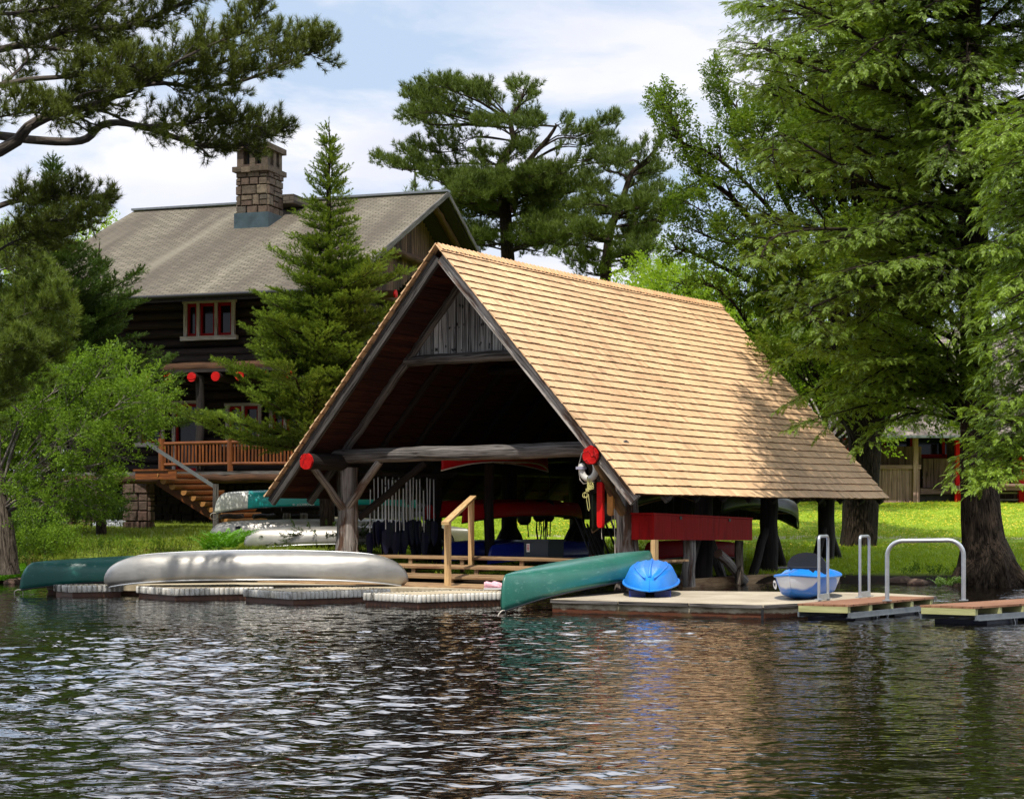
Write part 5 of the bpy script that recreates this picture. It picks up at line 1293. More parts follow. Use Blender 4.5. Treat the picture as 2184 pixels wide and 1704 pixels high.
def grow(path,r0,spec,wood,cl,level=0,f0=.15,tipr=.15):
    """branch recursively along path; last level carries the foliage"""
    L=plen(path)
    if r0>0:
        n=len(path); wood.tube(path,[max(.004,r0*(1-(1-tipr)*i/(n-1))) for i in range(n)],6 if r0>.05 else (4 if r0>.015 else 3),False,.1 if r0>.05 else 0,.5)
    sp=spec[level]
    if sp['k']=='leaf':
        n=max(1,int(L*(1-f0)/sp['gap']+rg.rand()))
        for i in range(n):
            s=f0+(1-f0)*(i+rg.rand())/n; p,t=at(path,min(s,.999))
            d=(t*sp.get('fwd',1)+rv()*sp.get('j',.4)+UZ*sp.get('up',0)).normalized()
            u=(UZ+rv()*sp.get('uj',.35))
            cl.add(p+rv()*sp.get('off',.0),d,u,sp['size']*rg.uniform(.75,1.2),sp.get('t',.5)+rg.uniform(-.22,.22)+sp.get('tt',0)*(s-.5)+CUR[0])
        p,t=at(path,.999); cl.add(p,t,UZ,sp['size'],sp.get('t',.5)+.2+CUR[0])
        return
    n=max(1,int(L*(1-f0)/sp['gap']+rg.rand()))
    for i in range(n):
        s=f0+(1-f0)*(i+rg.rand()*.8)/n; s=min(s,.99); p,t=at(path,s)
        side=t.cross(UZ); 
        if side.length<.1: side=V3(1,0,0)
        side.normalize(); upv=side.cross(t)
        az=rg.uniform(0,2*math.pi) if not sp.get('alt') else (0 if i%2 else math.pi)+rg.normal()*.35
        perp=side*math.cos(az)+upv*math.sin(az)*sp.get('flat',1)
        if perp.length<.05: perp=side
        a=sp['ang']*rg.uniform(.75,1.2); d=(t*math.cos(a)+perp.normalized()*math.sin(a)).normalized()
        Lk=sp['len']*(1-sp.get('taper',.5)*s)*rg.uniform(.65,1.2)
        c0=CUR[0]
        if level==0: CUR[0]+=rg.normal()*.09
        grow(curve(p,d,Lk,sp.get('up',0),3,sp.get('wig',.08)),r0*sp.get('rk',.35) if sp.get('wood',True) else 0,spec,wood,cl,level+1,sp.get('f0',.1),.3)
        CUR[0]=c0
    if sp.get('ext',True):
        p,t=at(path,.97); grow(curve(p,t,sp['len']*.5,sp.get('up',0),3,.05),r0*.15 if sp.get('wood',True) else 0,spec,wood,cl,level+1,.0,.3)
CUR=[0.]
def smooth(pts,n=3):
    out=[]
    for i in range(len(pts)-1):
        a=pts[max(i-1,0)];b=pts[i];c=pts[i+1];d=pts[min(i+2,len(pts)-1)]
        for k in range(n):
            t=k/n; out.append(.5*((2*b)+(c-a)*t+(2*a-5*b+4*c-d)*t*t+(3*b-a-3*c+d)*t**3))
    out.append(pts[-1]); return out
def limb(pts,d0,n=3):
    """pts = (x,y[,depth offset])"""
    return smooth([P(q[0],q[1],d0+(q[2] if len(q)>2 else 0)) for q in pts],n)
M['pine_needle']=leafmat('white pine needles',(.028,.042,.007),(.15,.185,.025),.3)
M['pine_far']=leafmat('far pine needles',(.026,.046,.009),(.13,.18,.03),.3)
M['spruce_needle']=leafmat('spruce needles',(.024,.048,.007),(.20,.29,.03),.3)
M['spruce_dark']=leafmat('dark spruce needles',(.016,.032,.008),(.075,.13,.022),.25)
M['hem_needle']=leafmat('hemlock needles',(.036,.066,.007),(.23,.35,.027),.42)
M['hem_light']=leafmat('fresh hemlock tips',(.055,.11,.009),(.29,.43,.03),.42)
M['maple_leaf']=leafmat('maple leaves',(.035,.07,.006),(.16,.26,.02),.5)
M['lime_leaf']=leafmat('pale green leaves',(.10,.20,.012),(.36,.52,.04),.6)
M['shrub_leaf']=leafmat('serviceberry leaves',(.040,.095,.008),(.20,.33,.028),.42)
M['fern']=leafmat('fern fronds',(.09,.24,.012),(.20,.46,.03),.5)
M['cedar']=leafmat('cedar sprays',(.025,.06,.01),(.12,.22,.025),.35)
M['olive_pine']=leafmat('olive pine needles',(.035,.06,.009),(.18,.245,.035),.3)
# ---- 1. big pine reaching in from the left
def tree(name,label,cat,loc,group=None): return thing(name,label,cat,loc,group)
tuft=[T_needles(22,1.,.060,1.2,.4,i,.12) for i in range(4)]
def pine_spec(sub=1.,tw=.34,size=.105,gap=.075,t=.5,g0=.22,g1=.13):
    return [dict(k='b',gap=g0*.52,len=sub,ang=.95,flat=.5,up=.32,taper=.45,f0=.12,rk=.28),
            dict(k='b',gap=g1*.75,len=tw,ang=.75,flat=.8,up=.5,taper=.3,f0=.1,rk=.4,wood=True),
            dict(k='leaf',gap=gap,size=size,j=.35,up=.35,t=t)]
D1=24.5
t=tree('white_pine','huge white pine whose long boughs reach in from the left edge over the lodge','tree',P(-560,1150,D1))
wd=MB(); cl=Cloud()
wd.tube([P(-560,1190,D1),P(-545,900,D1),P(-540,500,D1),P(-560,100,D1),P(-550,-500,D1)],[.42,.36,.3,.24,.12],12,True,.1,.5)
limbs=[ # (points, radius, foliage start, sub length, gap)
 ([(-545,560),(-300,430,-.4),(0,322,-.6),(60,272,-.6),(120,243,-.5),(200,225,-.4),(280,187,-.3),(330,160,-.2)],.10,.55,.7,.20),
 ([(280,187,-.3),(350,178,0),(430,188,.2),(520,172,.3),(600,140,.4),(650,118,.5),(680,104,.5)],.035,.05,.62,.10),
 ([(330,160,-.2),(400,120,-.4),(470,88,-.5),(530,66,-.6),(545,40,-.6)],.03,.05,.60,.10),
 ([(330,160,-.2),(420,150,.3),(500,125,.6),(580,100,.8),(630,84,.9)],.03,.05,.60,.11),
 ([(-540,480),(-300,360,.6),(-60,292,.8),(60,298,.8),(140,303,.8),(185,296,.8),(212,270,.8),(250,262,.8),(310,272,.8),(370,292,.9),(430,310,.9),(500,312,1.),(545,296,1.),(600,276,1.1)],.075,.72,.50,.10),
 ([(212,232,-.4),(280,262,-.2),(350,268,0),(430,262,.2),(490,258,.2)],.022,.25,.42,.11),
 ([(310,272,.8),(390,262,.4),(450,250,.3),(505,262,.3),(560,272,.3)],.02,.1,.42,.11),
 ([(-540,300),(-300,180,.3),(0,106,.2),(60,92,.2),(118,74,.2),(158,62,.2),(230,60,.2),(300,48,.3),(360,22,.4),(415,-5,.5)],.06,.45,.50,.13),
 ([(150,66,.2),(170,40,.2),(210,10,.1),(280,-25,.1),(360,-30,.1)],.03,.1,.55,.13),
 ([(118,74,.2),(140,30,-.1),(120,-20,-.3),(160,-60,-.3)],.03,.1,.5,.16),
 ([(-540,360),(-200,210,-.8),(0,182,-1.),(60,170,-1.),(150,163,-1.),(230,150,-.9),(290,138,-.8)],.055,.6,.5,.13),
 ([(0,182,-1.),(40,150,-.6),(60,118,-.4),(40,92,-.3),(0,60,-.2)],.03,.1,.45,.14),
 ([(60,272,-.6),(120,230,-.9),(180,200,-1.1),(230,190,-1.2)],.02,.1,.5,.13),
 ([(-300,430,-.4),(-150,300,-1.),(-40,260,-1.2),(60,240,-1.3),(110,250,-1.3)],.03,.45,.6,.13),
 ([(-540,620),(-250,520,.5),(-80,470,.6),(20,432,.6),(90,424,.6),(160,420,.7),(222,428,.8)],.06,.5,.40,.10),
 ([(-250,520,.5),(-60,510,.2),(40,480,.0),(120,470,0),(190,458,.1)],.03,.45,.42,.11),
 ([(-250,560,.5),(-60,560,.2),(20,520,.0),(80,500,0),(130,500,.1)],.03,.4,.5,.12),
 ([(-540,200),(-250,60,.4),(0,5,.5),(100,-20,.5),(220,-40,.5),(340,-60,.6)],.05,.5,.6,.15),
 ([(-540,100),(-250,0,-.4),(-30,30,-.8),(80,22,-.9),(150,10,-1.)],.045,.5,.55,.14),
 ([(-540,250),(-250,150,1.4),(-30,110,1.6),(80,100,1.7),(170,112,1.8),(250,105,1.9)],.045,.55,.55,.15)]
for pts,r,f0,sub,g0 in limbs:
    CUR[0]=rg.normal()*.05; sp=pine_spec(sub,.27,.115,.07,.45,g0,.10); grow(limb(pts,D1),r,sp,wd,cl,0,f0,.35)
CUR[0]=0
for k in range(26):  # the rest of the tree, out of frame
    z=2.5+k*.5; az=rg.uniform(0,6.28); 
    if math.cos(az)>-.1: az+=math.pi
    p=P(-545,1095,D1); p.z=z; grow(curve(p,V3(math.cos(az),math.sin(az),.25),2.5+rg.rand()*1.5,.1,4),.05,[dict(k='b',gap=.5,len=1.2,ang=.95,flat=.35,up=.3,taper=.45),dict(k='leaf',gap=.14,size=.3,j=.5,up=.4,t=.4)],wd,cl,0,.35)
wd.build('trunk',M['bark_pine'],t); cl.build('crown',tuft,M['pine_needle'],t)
# ---- olive pine bough low left
t=tree('young_pine','soft olive green pine crowding the left edge above the leafy shrub','tree',P(-180,1140,30)); wd=MB(); cl=Cloud()
wd.tube([P(-180,1190,30),P(-175,800,30),P(-170,430,30)],[.14,.1,.03],8)
for (y0,x1,y1,dd) in ((860,110,760,0),(820,125,690,.5),(760,120,650,-.5),(720,95,610,.3),(690,60,560,-.2),(880,60,800,-.6),(640,30,520,.4),(900,20,850,.3),(800,60,740,-1)):
    grow(limb([(-175,y0),(-60,(y0+y1)/2+20,dd*.6),(x1-60,y1+18,dd),(x1,y1,dd)],30),.03,pine_spec(.62,.32,.15,.075,.6,.13,.12),wd,cl,0,.35)
wd.build('trunk',M['bark_pine'],t); cl.build('crown',tuft,M['olive_pine'],t)
# ---- 2. pines far behind the boathouse
D2=74.
t=tree('tall_pine','tall layered white pine rising behind the boathouse ridge','tree',P(1085,1085,D2)); wd=MB(); cl=Cloud()
def c3(x,y): return (786+x*.34,131+y*.34)
def path3(l,dd=0): return [(*c3(x,y),dd*i/(len(l)-1)) for i,(x,y) in enumerate(l)]
tr=[(880,2800),(880,1500),(870,1200),(850,800),(830,650),(880,560),(915,500),(890,380),(960,240),(975,180)]
wd.tube(limb([c3(*q) for q in tr],D2,2),[.36-.33*i/18 for i in range(19)],9,False,.1)
st2=[(900,950),(930,830),(960,700),(1050,570),(1130,480),(1180,400)]
wd.tube(limb([c3(*q) for q in st2],D2,2),[.18-.12*i/10 for i in range(11)],7,False,.1)
L2=[([(960,240),(960,200),(945,170)],.5),([(900,370),(820,280),(740,200),(715,180)],.4),([(890,370),(780,300),(620,200),(560,175)],.8),([(880,380),(700,260),(520,185),(470,160)],-1),([(890,380),(640,300),(420,230),(370,190)],.5),([(885,390),(620,330),(380,270),(285,230)],-.4),
 ([(885,420),(650,400),(400,400),(330,340),(250,365)],1),([(885,420),(640,370),(450,330),(330,330)],-1),([(900,500),(700,470),(560,500),(440,482)],.6),([(860,600),(650,560),(450,570),(320,548)],0),([(840,650),(640,640),(450,650),(300,610),(250,580)],1.2),
 ([(835,680),(620,690),(400,680),(200,680),(85,645)],0),([(840,720),(650,700),(420,720),(300,700),(200,660)],1.5),([(845,760),(650,760),(500,770),(380,730)],-1),([(850,820),(700,800),(560,830),(500,780)],.6),([(855,900),(700,880),(600,900),(540,860)],-.6),
 ([(860,980),(740,960),(640,980),(590,940)],1),([(862,1060),(740,1050),(640,1090),(590,1050)],0),([(865,1140),(740,1160),(640,1160)],1),([(920,300),(975,260),(990,240)],0),([(900,460),(960,400),(985,350)],.6),
 ([(1050,570),(1180,470),(1300,470),(1420,420),(1525,398)],0),([(1000,640),(1200,540),(1350,540),(1450,500),(1490,490)],1),([(960,700),(1150,650),(1350,620),(1500,590),(1540,560)],-1),([(960,710),(1150,690),(1400,640),(1550,640),(1640,600)],.5),
 ([(1180,410),(1080,400),(1010,420)],0),([(1180,410),(1190,400),(1210,440)],.8),([(930,840),(1100,790),(1300,760),(1420,720)],1),([(890,900),(1100,850),(1250,830),(1400,800)],-1),([(880,980),(1050,930),(1200,920),(1320,900)],.4),([(875,1050),(1000,1000),(1150,1010),(1240,1000)],-.6),([(880,1120),(1000,1100),(1150,1120),(1230,1100)],.5),([(880,1180),(1000,1180),(1100,1200)],1.2),
 ([(900,520),(960,560),(1000,540)],1.),([(860,640),(900,600),(960,560)],-1.),([(870,760),(1000,760),(1080,740)],2),([(870,800),(780,760),(700,740)],-2),([(870,700),(790,640),(700,600)],-1.6),([(890,460),(820,420),(720,400)],-1.2),([(1000,700),(1100,720),(1230,700)],-1.8)]
sp2=[dict(k='b',gap=.26,len=.85,ang=.85,flat=.12,up=.45,taper=.35,f0=.1,rk=.3,wood=True),dict(k='b',gap=.21,len=.52,ang=.7,flat=.3,up=.7,taper=.3,f0=.1,wood=False),dict(k='leaf',gap=.13,size=.25,j=.35,up=.6,t=.45)]
for k in range(48):
    y=rg.uniform(760,1210); sg=1 if k%2 else -1; x=sg*rg.uniform(110,330)
    L2.append(([(880,y),(880+x*.5,y-25-rg.rand()*30),(880+x,y-20-rg.rand()*50)],rg.choice((-1,1))*rg.uniform(.4,3.0)))
for l,dd in L2:
    for rep in range(3 if l[-1][1]<430 else 2):
        CUR[0]=rg.normal()*.07; j=0 if rep==0 else 1
        l2=[(x+rg.normal()*12*j*(i>0),y+rg.normal()*12*j*(i>0)) for i,(x,y) in enumerate(l)]
        grow(limb(path3(l2,dd*1.6+rep*rg.uniform(-2.2,2.2)),D2,3),.042,sp2,wd,cl,0,.22 if rep==0 else .4)
tuft2=[T_needles(13,1.,.085,1.1,.3,i+9,.15) for i in range(4)]
CUR[0]=0; wd.build('trunk',M['bark'],t); cl.build('crown',tuft2,M['pine_far'],t)
D3=70.
t=tree('leaning_pine','smaller pine with upswept tips just right of the tall pine','tree',P(1292,1085,D3)); wd=MB(); cl=Cloud()
tr=[(1480,2800),(1480,1500),(1500,1200),(1520,1050),(1600,850),(1650,700),(1740,620),(1815,530)]
wd.tube(limb([c3(*q) for q in tr],D3,2),[.26-.24*i/14 for i in range(15)],8,False,.1)
L3=[([(1650,700),(1740,640),(1815,535)],0),([(1640,720),(1720,700),(1800,700)],1),([(1600,850),(1700,830),(1830,810)],0),([(1580,880),(1700,900),(1800,860)],-1),([(1540,980),(1700,960),(1850,920),(1935,900)],.6),([(1530,1040),(1700,1020),(1850,970),(1900,930)],-.6),
 ([(1510,1100),(1650,1080),(1780,1020),(1830,980)],1),([(1500,1220),(1640,1180),(1740,1100)],-1),([(1490,1260),(1620,1240),(1720,1200)],.5),([(1640,740),(1560,700),(1500,680),(1480,640)],0),([(1600,860),(1500,820),(1420,800)],1),([(1560,940),(1450,900),(1350,900)],-1),([(1530,1040),(1400,1010),(1300,1000)],.6),
 ([(1510,1100),(1380,1100),(1260,1080)],-.5),([(1500,1200),(1350,1160),(1200,1150),(1130,1120)],1),([(1490,1280),(1350,1260),(1220,1240)],-1),([(1490,1340),(1400,1330),(1300,1310)],0),([(1490,1340),(1600,1300),(1680,1280)],1),([(1620,800),(1680,770),(1760,750)],1.5),([(1560,950),(1480,960),(1400,940)],1.6),([(1700,660),(1680,620),(1600,640)],-.5)]
for k in range(10):
    y=rg.uniform(900,1360); xx=1500+(1360-y)*.2; sg=1 if k%2 else -1; x=sg*rg.uniform(60,200)
    L3.append(([(xx,y),(xx+x*.5,y-22),(xx+x,y-40-rg.rand()*30)],rg.choice((-1,1))*rg.uniform(.8,2.4)))
for l,dd in L3:
    for rep in range(2):
        CUR[0]=rg.normal()*.07; l2=[(x+rg.normal()*14*rep*(i>0),y+rg.normal()*14*rep*(i>0)) for i,(x,y) in enumerate(l)]
        grow(limb(path3(l2,dd*1.5+rep*rg.uniform(-2,2)),D3,3),.05,sp2,wd,cl,0,.2)
CUR[0]=0; wd.build('trunk',M['bark'],t); cl.build('crown',tuft2,M['pine_far'],t)
t=tree('distant_pine','small pine tips showing above the lodge ridge left of its gable','tree',P(890,1080,88)); wd=MB(); cl=Cloud(); wd.tube([P(890,1090,88),P(885,360,88)],[.2,.04],6)
for i in range(26): 
    x=rg.uniform(866,918); y=rg.uniform(375,470)+abs(x-890)*.8; grow(limb([(888,y+50),((888+x)/2,y+28,rg.uniform(-1,1)),(x,y)],88),.03,[dict(k='b',gap=.4,len=.7,ang=.6,up=.8,taper=.3,wood=False),dict(k='leaf',gap=.2,size=.3,j=.3,up=.7)],wd,cl,0,.2)
wd.build('trunk',M['bark'],t); cl.build('crown',tuft2,M['pine_far'],t)
# ---- 3. spruces
brush=[T_brush(i,26,.10,.36,.95) for i in range(4)]
def spruce(label,name,xt,yt,xb,yb,d,Rm,mat,hz0=.06,twig=.13,t0=.45,per=5,gapw=.26,low=None,seed=1,clip=None):
    t=tree(name,label,'tree',P(xb,yb,d)); wd=MB(); cl=Cloud(); top=P(xt,yt,d); bot=P(xb,yb,d); H=(top-bot).length
    n=16; wd.tube([bot.lerp(top,i/n)+V3(rg.normal()*.015,rg.normal()*.015,0)*(i<n) for i in range(n+1)],[.155*(1-i/n)**.8*H/9+.012 for i in range(n+1)],9,False,.08)
    z=hz0*H
    while z<H-.12:
        q=z/H; w=(1-q)
        Rr=Rm*min(1,(w*1.12+.01))**1.05*(1 if q>.18 else .75+.25*q/.18)*(1 if w>.34 else .66)
        nb=per if w>.35 else (per-1 if w>.2 else 4); a0=rg.uniform(0,6.28)
        for k in range(nb):
            az=a0+k*2*math.pi/nb+rg.normal()*.2; Lr=Rr*rg.uniform(.5,1.2)*(1+.16*math.sin(z*2.3+az))
            if Lr<.08: continue
            e_=bot.lerp(top,z/H)+V3(math.cos(az),math.sin(az),0)*Lr; w_=e_-BO; u_=w_.dot(VU); v_=w_.dot(VV)
            if -4.9<u_<4.6 and -.3<v_<12.3 and e_.z<roofz(u_)+.5: Lr*=.42
            dirh=V3(math.cos(az),math.sin(az),0); p0=bot.lerp(top,z/H)+UZ*rg.uniform(-.08,.08)
            el=.55*(q>.82)+.12-.35*w
            ku_=rg.uniform(.25,.6); el+=rg.normal()*.07; pts=[p0+dirh*Lr*s+dirh.cross(UZ)*(Lr*.12*s*s*rg.normal())+UZ*(Lr*(el*s+ku_*s*s*(.4+w*.6))) for s in (0,.25,.5,.75,1)]
            CUR[0]=rg.normal()*.07
            wd.tube(pts,[.02*Lr+.004,.016*Lr+.003,.011*Lr+.003,.006*Lr+.002,.003],4,False)
            # planar branchlets
            s=.12 if Lr>.5 else .05
            while s<1:
                p,tt=at(pts,min(s,.99)); side=tt.cross(UZ).normalized()
                bl=(.42*Lr*(1-s)**.65*(.5+.5*min(1,s/.25))+.10)*rg.uniform(.8,1.15); bl=min(bl,1.05)
                for sg in (-1,1):
                    dd=(tt*.72+side*sg*.75+UZ*rg.uniform(-.10,.14)).normalized(); bp=curve(p,dd,bl,.10,2,.05)
                    m=max(1,int(bl/(twig*.62)))
                    if bl>.3: wd.tube(bp,[.006,.004,.003],3,False)
                    for j in range(m):
                        pp_,t2=at(bp,min(.98,(j+.6)/m)); outer=s*.5+.5*(j+1)/m
                        for s3 in (-1,1):
                            d3=(t2*.7+t2.cross(UZ)*s3*.6+UZ*rg.uniform(-.2,.6)+rv()*.2).normalized()
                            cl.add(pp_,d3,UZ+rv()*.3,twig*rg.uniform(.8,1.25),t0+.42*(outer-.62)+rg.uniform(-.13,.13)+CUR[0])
                    pp_,t2=at(bp,.97); cl.add(pp_,t2,UZ,twig*1.3,t0+.35+CUR[0])
                s+=twig*.85/max(Lr,.2)
            cl.add(pts[-1],(pts[-1]-pts[-2]).normalized(),UZ,twig*1.4,t0+.4)
        z+=gapw*(.55+.6*w)*rg.uniform(.75,1.3)
    cl.add(top-UZ*.05,UZ,V3(1,0,0),twig*1.3,t0+.3); CUR[0]=0
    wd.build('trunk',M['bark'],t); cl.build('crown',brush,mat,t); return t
spruce('pointed green spruce standing between the lodge and the boathouse','spruce',701,262,697,1175,41.,3.45,M['spruce_needle'],.245,.155,.40,6,.30)
spruce('dark spruce at left, its pointed top beside the big pine boughs','spruce',112,335,118,1150,43.5,4.3,M['spruce_dark'],.30,.17,.5,6,.32)
spruce('second dark spruce behind the leafy shrub, shorter and bushier','spruce',212,520,215,1140,45.5,2.6,M['spruce_dark'],.34,.16,.55,6,.30)
# dead low branches of the central spruce and young fir tips by the ferns
t=tree('low_fir','low dark fir branches spreading over the grass in front of the silver canoes','shrub',P(690,1170,40.2)); wd=MB(); cl=Cloud()
for i in range(24):
    x0=690; x1=rg.uniform(540,860); y1=rg.uniform(1142,1172); grow(limb([(x0,1150),((x0+x1)/2,1140+rg.uniform(-8,8),rg.uniform(-.8,.3)),(x1,y1,rg.uniform(-1.2,.3))],40.2),.012,[dict(k='b',gap=.16,len=.38,ang=.8,flat=.4,up=.1,taper=.4,rk=.5),dict(k='leaf',gap=.09,size=.14,j=.3,t=.3)],wd,cl,0,.25)
wd.build('trunk',M['bark'],t); cl.build('crown',brush,M['spruce_dark'],t)
# ---- 4. broad leaved trees
leaf=[T_leaves(i,7,.30,.5) for i in range(4)]
def bspec(l1,l2,l3,g1,g2,g3,gl,size,up=.15,t=.5,ang=.8,flat=.8):
    return [dict(k='b',gap=g1,len=l1,ang=ang,flat=flat,up=up,taper=.5,f0=.2,rk=.4),dict(k='b',gap=g2,len=l2,ang=.75,flat=flat,up=up,taper=.4,f0=.15,rk=.45),
            dict(k='b',gap=g3,len=l3,ang=.7,flat=.8,up=up*.5,taper=.3,f0=.1,rk=.5,wood=False),dict(k='leaf',gap=gl,size=size,j=.5,t=t,uj=.5)]
# serviceberry shrub at left
D5=35.5
t=tree('leafy_shrub','light green small leaved tree with bare grey twigs at the left bank','tree',P(15,1200,D5)); wd=MB(); cl=Cloud()
base=(18,1215)
wt=MB(); wt.tube(limb([(12,1225),(8,1150),(0,1080),(-10,1000)],D5,3),[.30,.27,.25,.24,.22,.2,.19,.18,.17,.15][:10],12,False,.15)
Ls=[([(0,1060),(60,960),(130,880),(190,820),(215,800)],0),([(0,1060),(90,960),(200,900),(265,855),(305,842)],-.5),([(0,1080),(110,1000),(220,950),(285,895),(325,868)],.4),([(0,1080),(120,1010),(230,985),(255,945),(280,915)],-.6),
 ([(0,1100),(100,1040),(150,1025),(195,1022)],-.9),([(0,1100),(90,1060),(140,1062),(185,1078)],-.3),([(0,1060),(30,940),(60,850),(90,800)],.6),([(0,1040),(0,920),(10,830),(20,800)],0),([(0,1040),(-50,950),(-60,860),(-40,820)],.3),([(0,1060),(60,1010),(120,960),(160,930)],-1.4),([(0,1090),(50,1060),(90,1070),(110,1085)],-1.),([(0,1050),(100,930),(170,870),(230,832),(272,818)],1.1),([(0,1050),(50,900),(110,840),(150,800)],-.2),([(0,1080),(150,960),(240,900),(300,880)],1.0),([(0,1090),(40,1050),(60,1080)],-.5),([(0,1000),(40,900),(30,860),(40,820)],-1)]
for l,dd in Ls:
    CUR[0]=rg.normal()*.08; grow(limb([(x,y,dd*i/(len(l)-1)*1.2) for i,(x,y) in enumerate(l)],D5,3),.035,bspec(.78,.42,.2,.19,.15,.08,.05,.165,.04,.5,flat=.4),wd,cl,0,.22)
CUR[0]=0
wt.build('trunk',M['bark_lit'],t); wd.build('branches',M['twig'],t); cl.build('crown',leaf,M['shrub_leaf'],t)
for x0,y0,r in ((88,1150,.13),(-60,1180,.2)):
    tt=tree('tree_trunk','thick bark trunk at the left bank' if x0<0 else 'slim dark trunk between the shrub and the hydrant','tree',P(x0,y0,41)); mm=MB(); mm.tube([P(x0,y0+14,41),P(x0+3,y0-60,41),P(x0+6,y0-300,41)],[r*1.3,r,r*.8],10,False,.15,sub=4); mm.build('trunk',M['bark_lit'] if x0<0 else M['bark'],tt)
    cl=Cloud(); wd=MB()
    for k in range(14):
        zq=y0-180-k*14; grow(limb([(x0+5,zq),(x0+rg.uniform(-90,90),zq-30,rg.uniform(-1,1)),(x0+rg.uniform(-95,95),zq-50,rg.uniform(-1.5,1.5))],41.6),.02,[dict(k='b',gap=.3,len=.6,ang=.8,up=.1,taper=.4,wood=False),dict(k='leaf',gap=.12,size=.2,j=.5,t=.4)],wd,cl,0,.3)
    cl.build('crown',brush,M['spruce_dark'],tt); wd.build('limb',M['bark'],tt)
# fresh green tree behind the lodge's left end
def blob_tree(label,xb,yb,d,ends,mat,l1=1.6,size=.3,dens=1.,r=.2,name='broadleaf_tree',yf=None,lf=leaf,gl=.09):
    t=tree(name,label,'tree',P(xb,yb,d)); wd=MB(); cl=Cloud(); yt=min(e[1] for e in ends); k=d/50.
    wd.tube(limb([(xb,yb+10),(xb,(yb+yt)/2+80),(xb,yt+60)],d,3),[r*(1-i*.12) for i in range(7)],8,False,.1)
    for (x,y) in ends:
        CUR[0]=rg.normal()*.08; y0=min(yb-60,y+abs(x-xb)*.5+60+rg.rand()*60); dd=rg.uniform(-2.5,2.5)*k
        grow(limb([(xb,y0),((xb+x)/2+rg.normal()*8,(y0*.45+y*.55),dd*.6),(x,y,dd)],d,3),.06*k,[dict(k='b',gap=.30*k/dens,len=l1*k,ang=.8,flat=.9,up=.15,taper=.5,f0=.15,rk=.35),dict(k='b',gap=.2*k/dens,len=.6*k,ang=.75,up=.1,taper=.3,f0=.1,wood=False),dict(k='leaf',gap=gl*k/dens,size=size,j=.6,t=.5,uj=.6)],wd,cl,0,.25)
    CUR[0]=0; wd.build('trunk',M['bark'],t); cl.build('crown',lf,mat,t)
def ell(cx_,cy_,rx,ry,n): 
    o=[]
    while len(o)<n:
        a=rg.uniform(0,6.28); q=rg.rand()**.45; o.append((cx_+rx*q*math.cos(a),cy_+ry*q*math.sin(a)))
    return o
blob_tree('fresh green tree peeping over the lodge roof at far left','dummy' and 120,1090,85,ell(130,560,115,95,26),M['lime_leaf'],1.3,.42,.8)
blob_tree('pale lime tree right behind the boathouse roof, left of the maple',1470,1085,62,ell(1450,665,100,75,34)+ell(1560,770,90,80,24)+[(1402,570),(1360,610),(1350,630)],M['lime_leaf'],1.25,.34,.95,name='broadleaf_tree')
blob_tree('lime green tree over the cottage roof near the right side',1760,1085,64,ell(1690,740,110,70,26)+ell(1900,800,120,70,16),M['lime_leaf'],1.2,.36,.8)
# ---- maple with dark trunk behind the roof's far corner
D9=45.5
t=tree('maple','broad leaved maple with stout dark trunk by the far eave of the boathouse','tree',P(1835,1225,D9)); wd=MB(); cl=Cloud()
wd.tube(limb([(1815,1245),(1832,1160),(1838,1050),(1842,930),(1800,800),(1790,650),(1800,500)],D9,3),[1.35*k for k in (.62,.48,.40,.36,.345,.335,.33,.32,.31,.30,.29,.28,.26,.24,.22,.2,.18,.16,.14)],14,False,.12)
wd.tube(limb([(1842,960),(1900,850),(1960,760),(2000,600)],D9,2),[.26,.24,.22,.19,.15,.1,.07],8,False,.1)
L9=[([(1800,700),(1700,560),(1640,520),(1560,420),(1480,360),(1440,260),(1412,225)],0,.12),([(1790,660),(1700,520),(1600,400),(1520,330),(1450,300),(1430,230)],-1,.08),([(1780,640),(1700,480),(1640,360),(1590,260),(1540,190)],.5,.09),
 ([(1800,760),(1720,660),(1640,620),(1540,570),(1480,540),(1440,530)],.5,.11),([(1800,780),(1700,700),(1620,720),(1560,640),(1500,600)],-.6,.08),([(1640,520),(1560,520),(1500,500),(1455,480)],0,.05),([(1600,560),(1540,480),(1480,440),(1460,430)],1,.04),
 ([(1830,860),(1760,780),(1700,740),(1650,760),(1630,780)],-1,.13),([(1830,860),(1740,800),(1690,700),(1620,650),(1560,620)],0,.1),([(1840,900),(1900,880),(1960,870),(2020,880)],-1.5,.06),([(1840,880),(1920,840),(1980,830),(2040,850)],.5,.06),([(1800,520),(1740,400),(1700,300),(1680,220)],0,.07),([(1800,520),(1800,380),(1780,260),(1760,160)],1,.07),([(1790,600),(1860,480),(1880,350),(1900,240)],1,.07),([(1640,360),(1600,330),(1560,280),(1530,160)],.3,.03),([(1560,420),(1540,380),(1500,380),(1470,400)],-.8,.03)]
for k in range(44):
    a=rg.uniform(0,6.28); q=rg.rand()**.5; x=1775+240*q*math.cos(a); y=430+400*q*math.sin(a); y0=min(930,max(520,y+200+rg.rand()*120)); x0=1815+rg.rand()*30
    L9.append(([(x0,y0),(x0*.6+x*.4,y0*.55+y*.45),(x*.75+x0*.25,y*.8+y0*.2),(x,y)],rg.uniform(-2.2,3.),.05))
for i_,(l,dd,r) in enumerate(L9):
    far_=min(q[0] for q in l)<1590
    CUR[0]=rg.normal()*.07; grow(limb([(x,y,dd*i/(len(l)-1)*1.3) for i,(x,y) in enumerate(l)],D9,3),r,bspec(.55,.36,.2,.17,.13,.09,.05,.23,.12,.45,flat=.7) if far_ else bspec(.95,.6,.32,.24,.18,.10,.055,.25,.12,.45,flat=.8),wd,cl,0,.3)
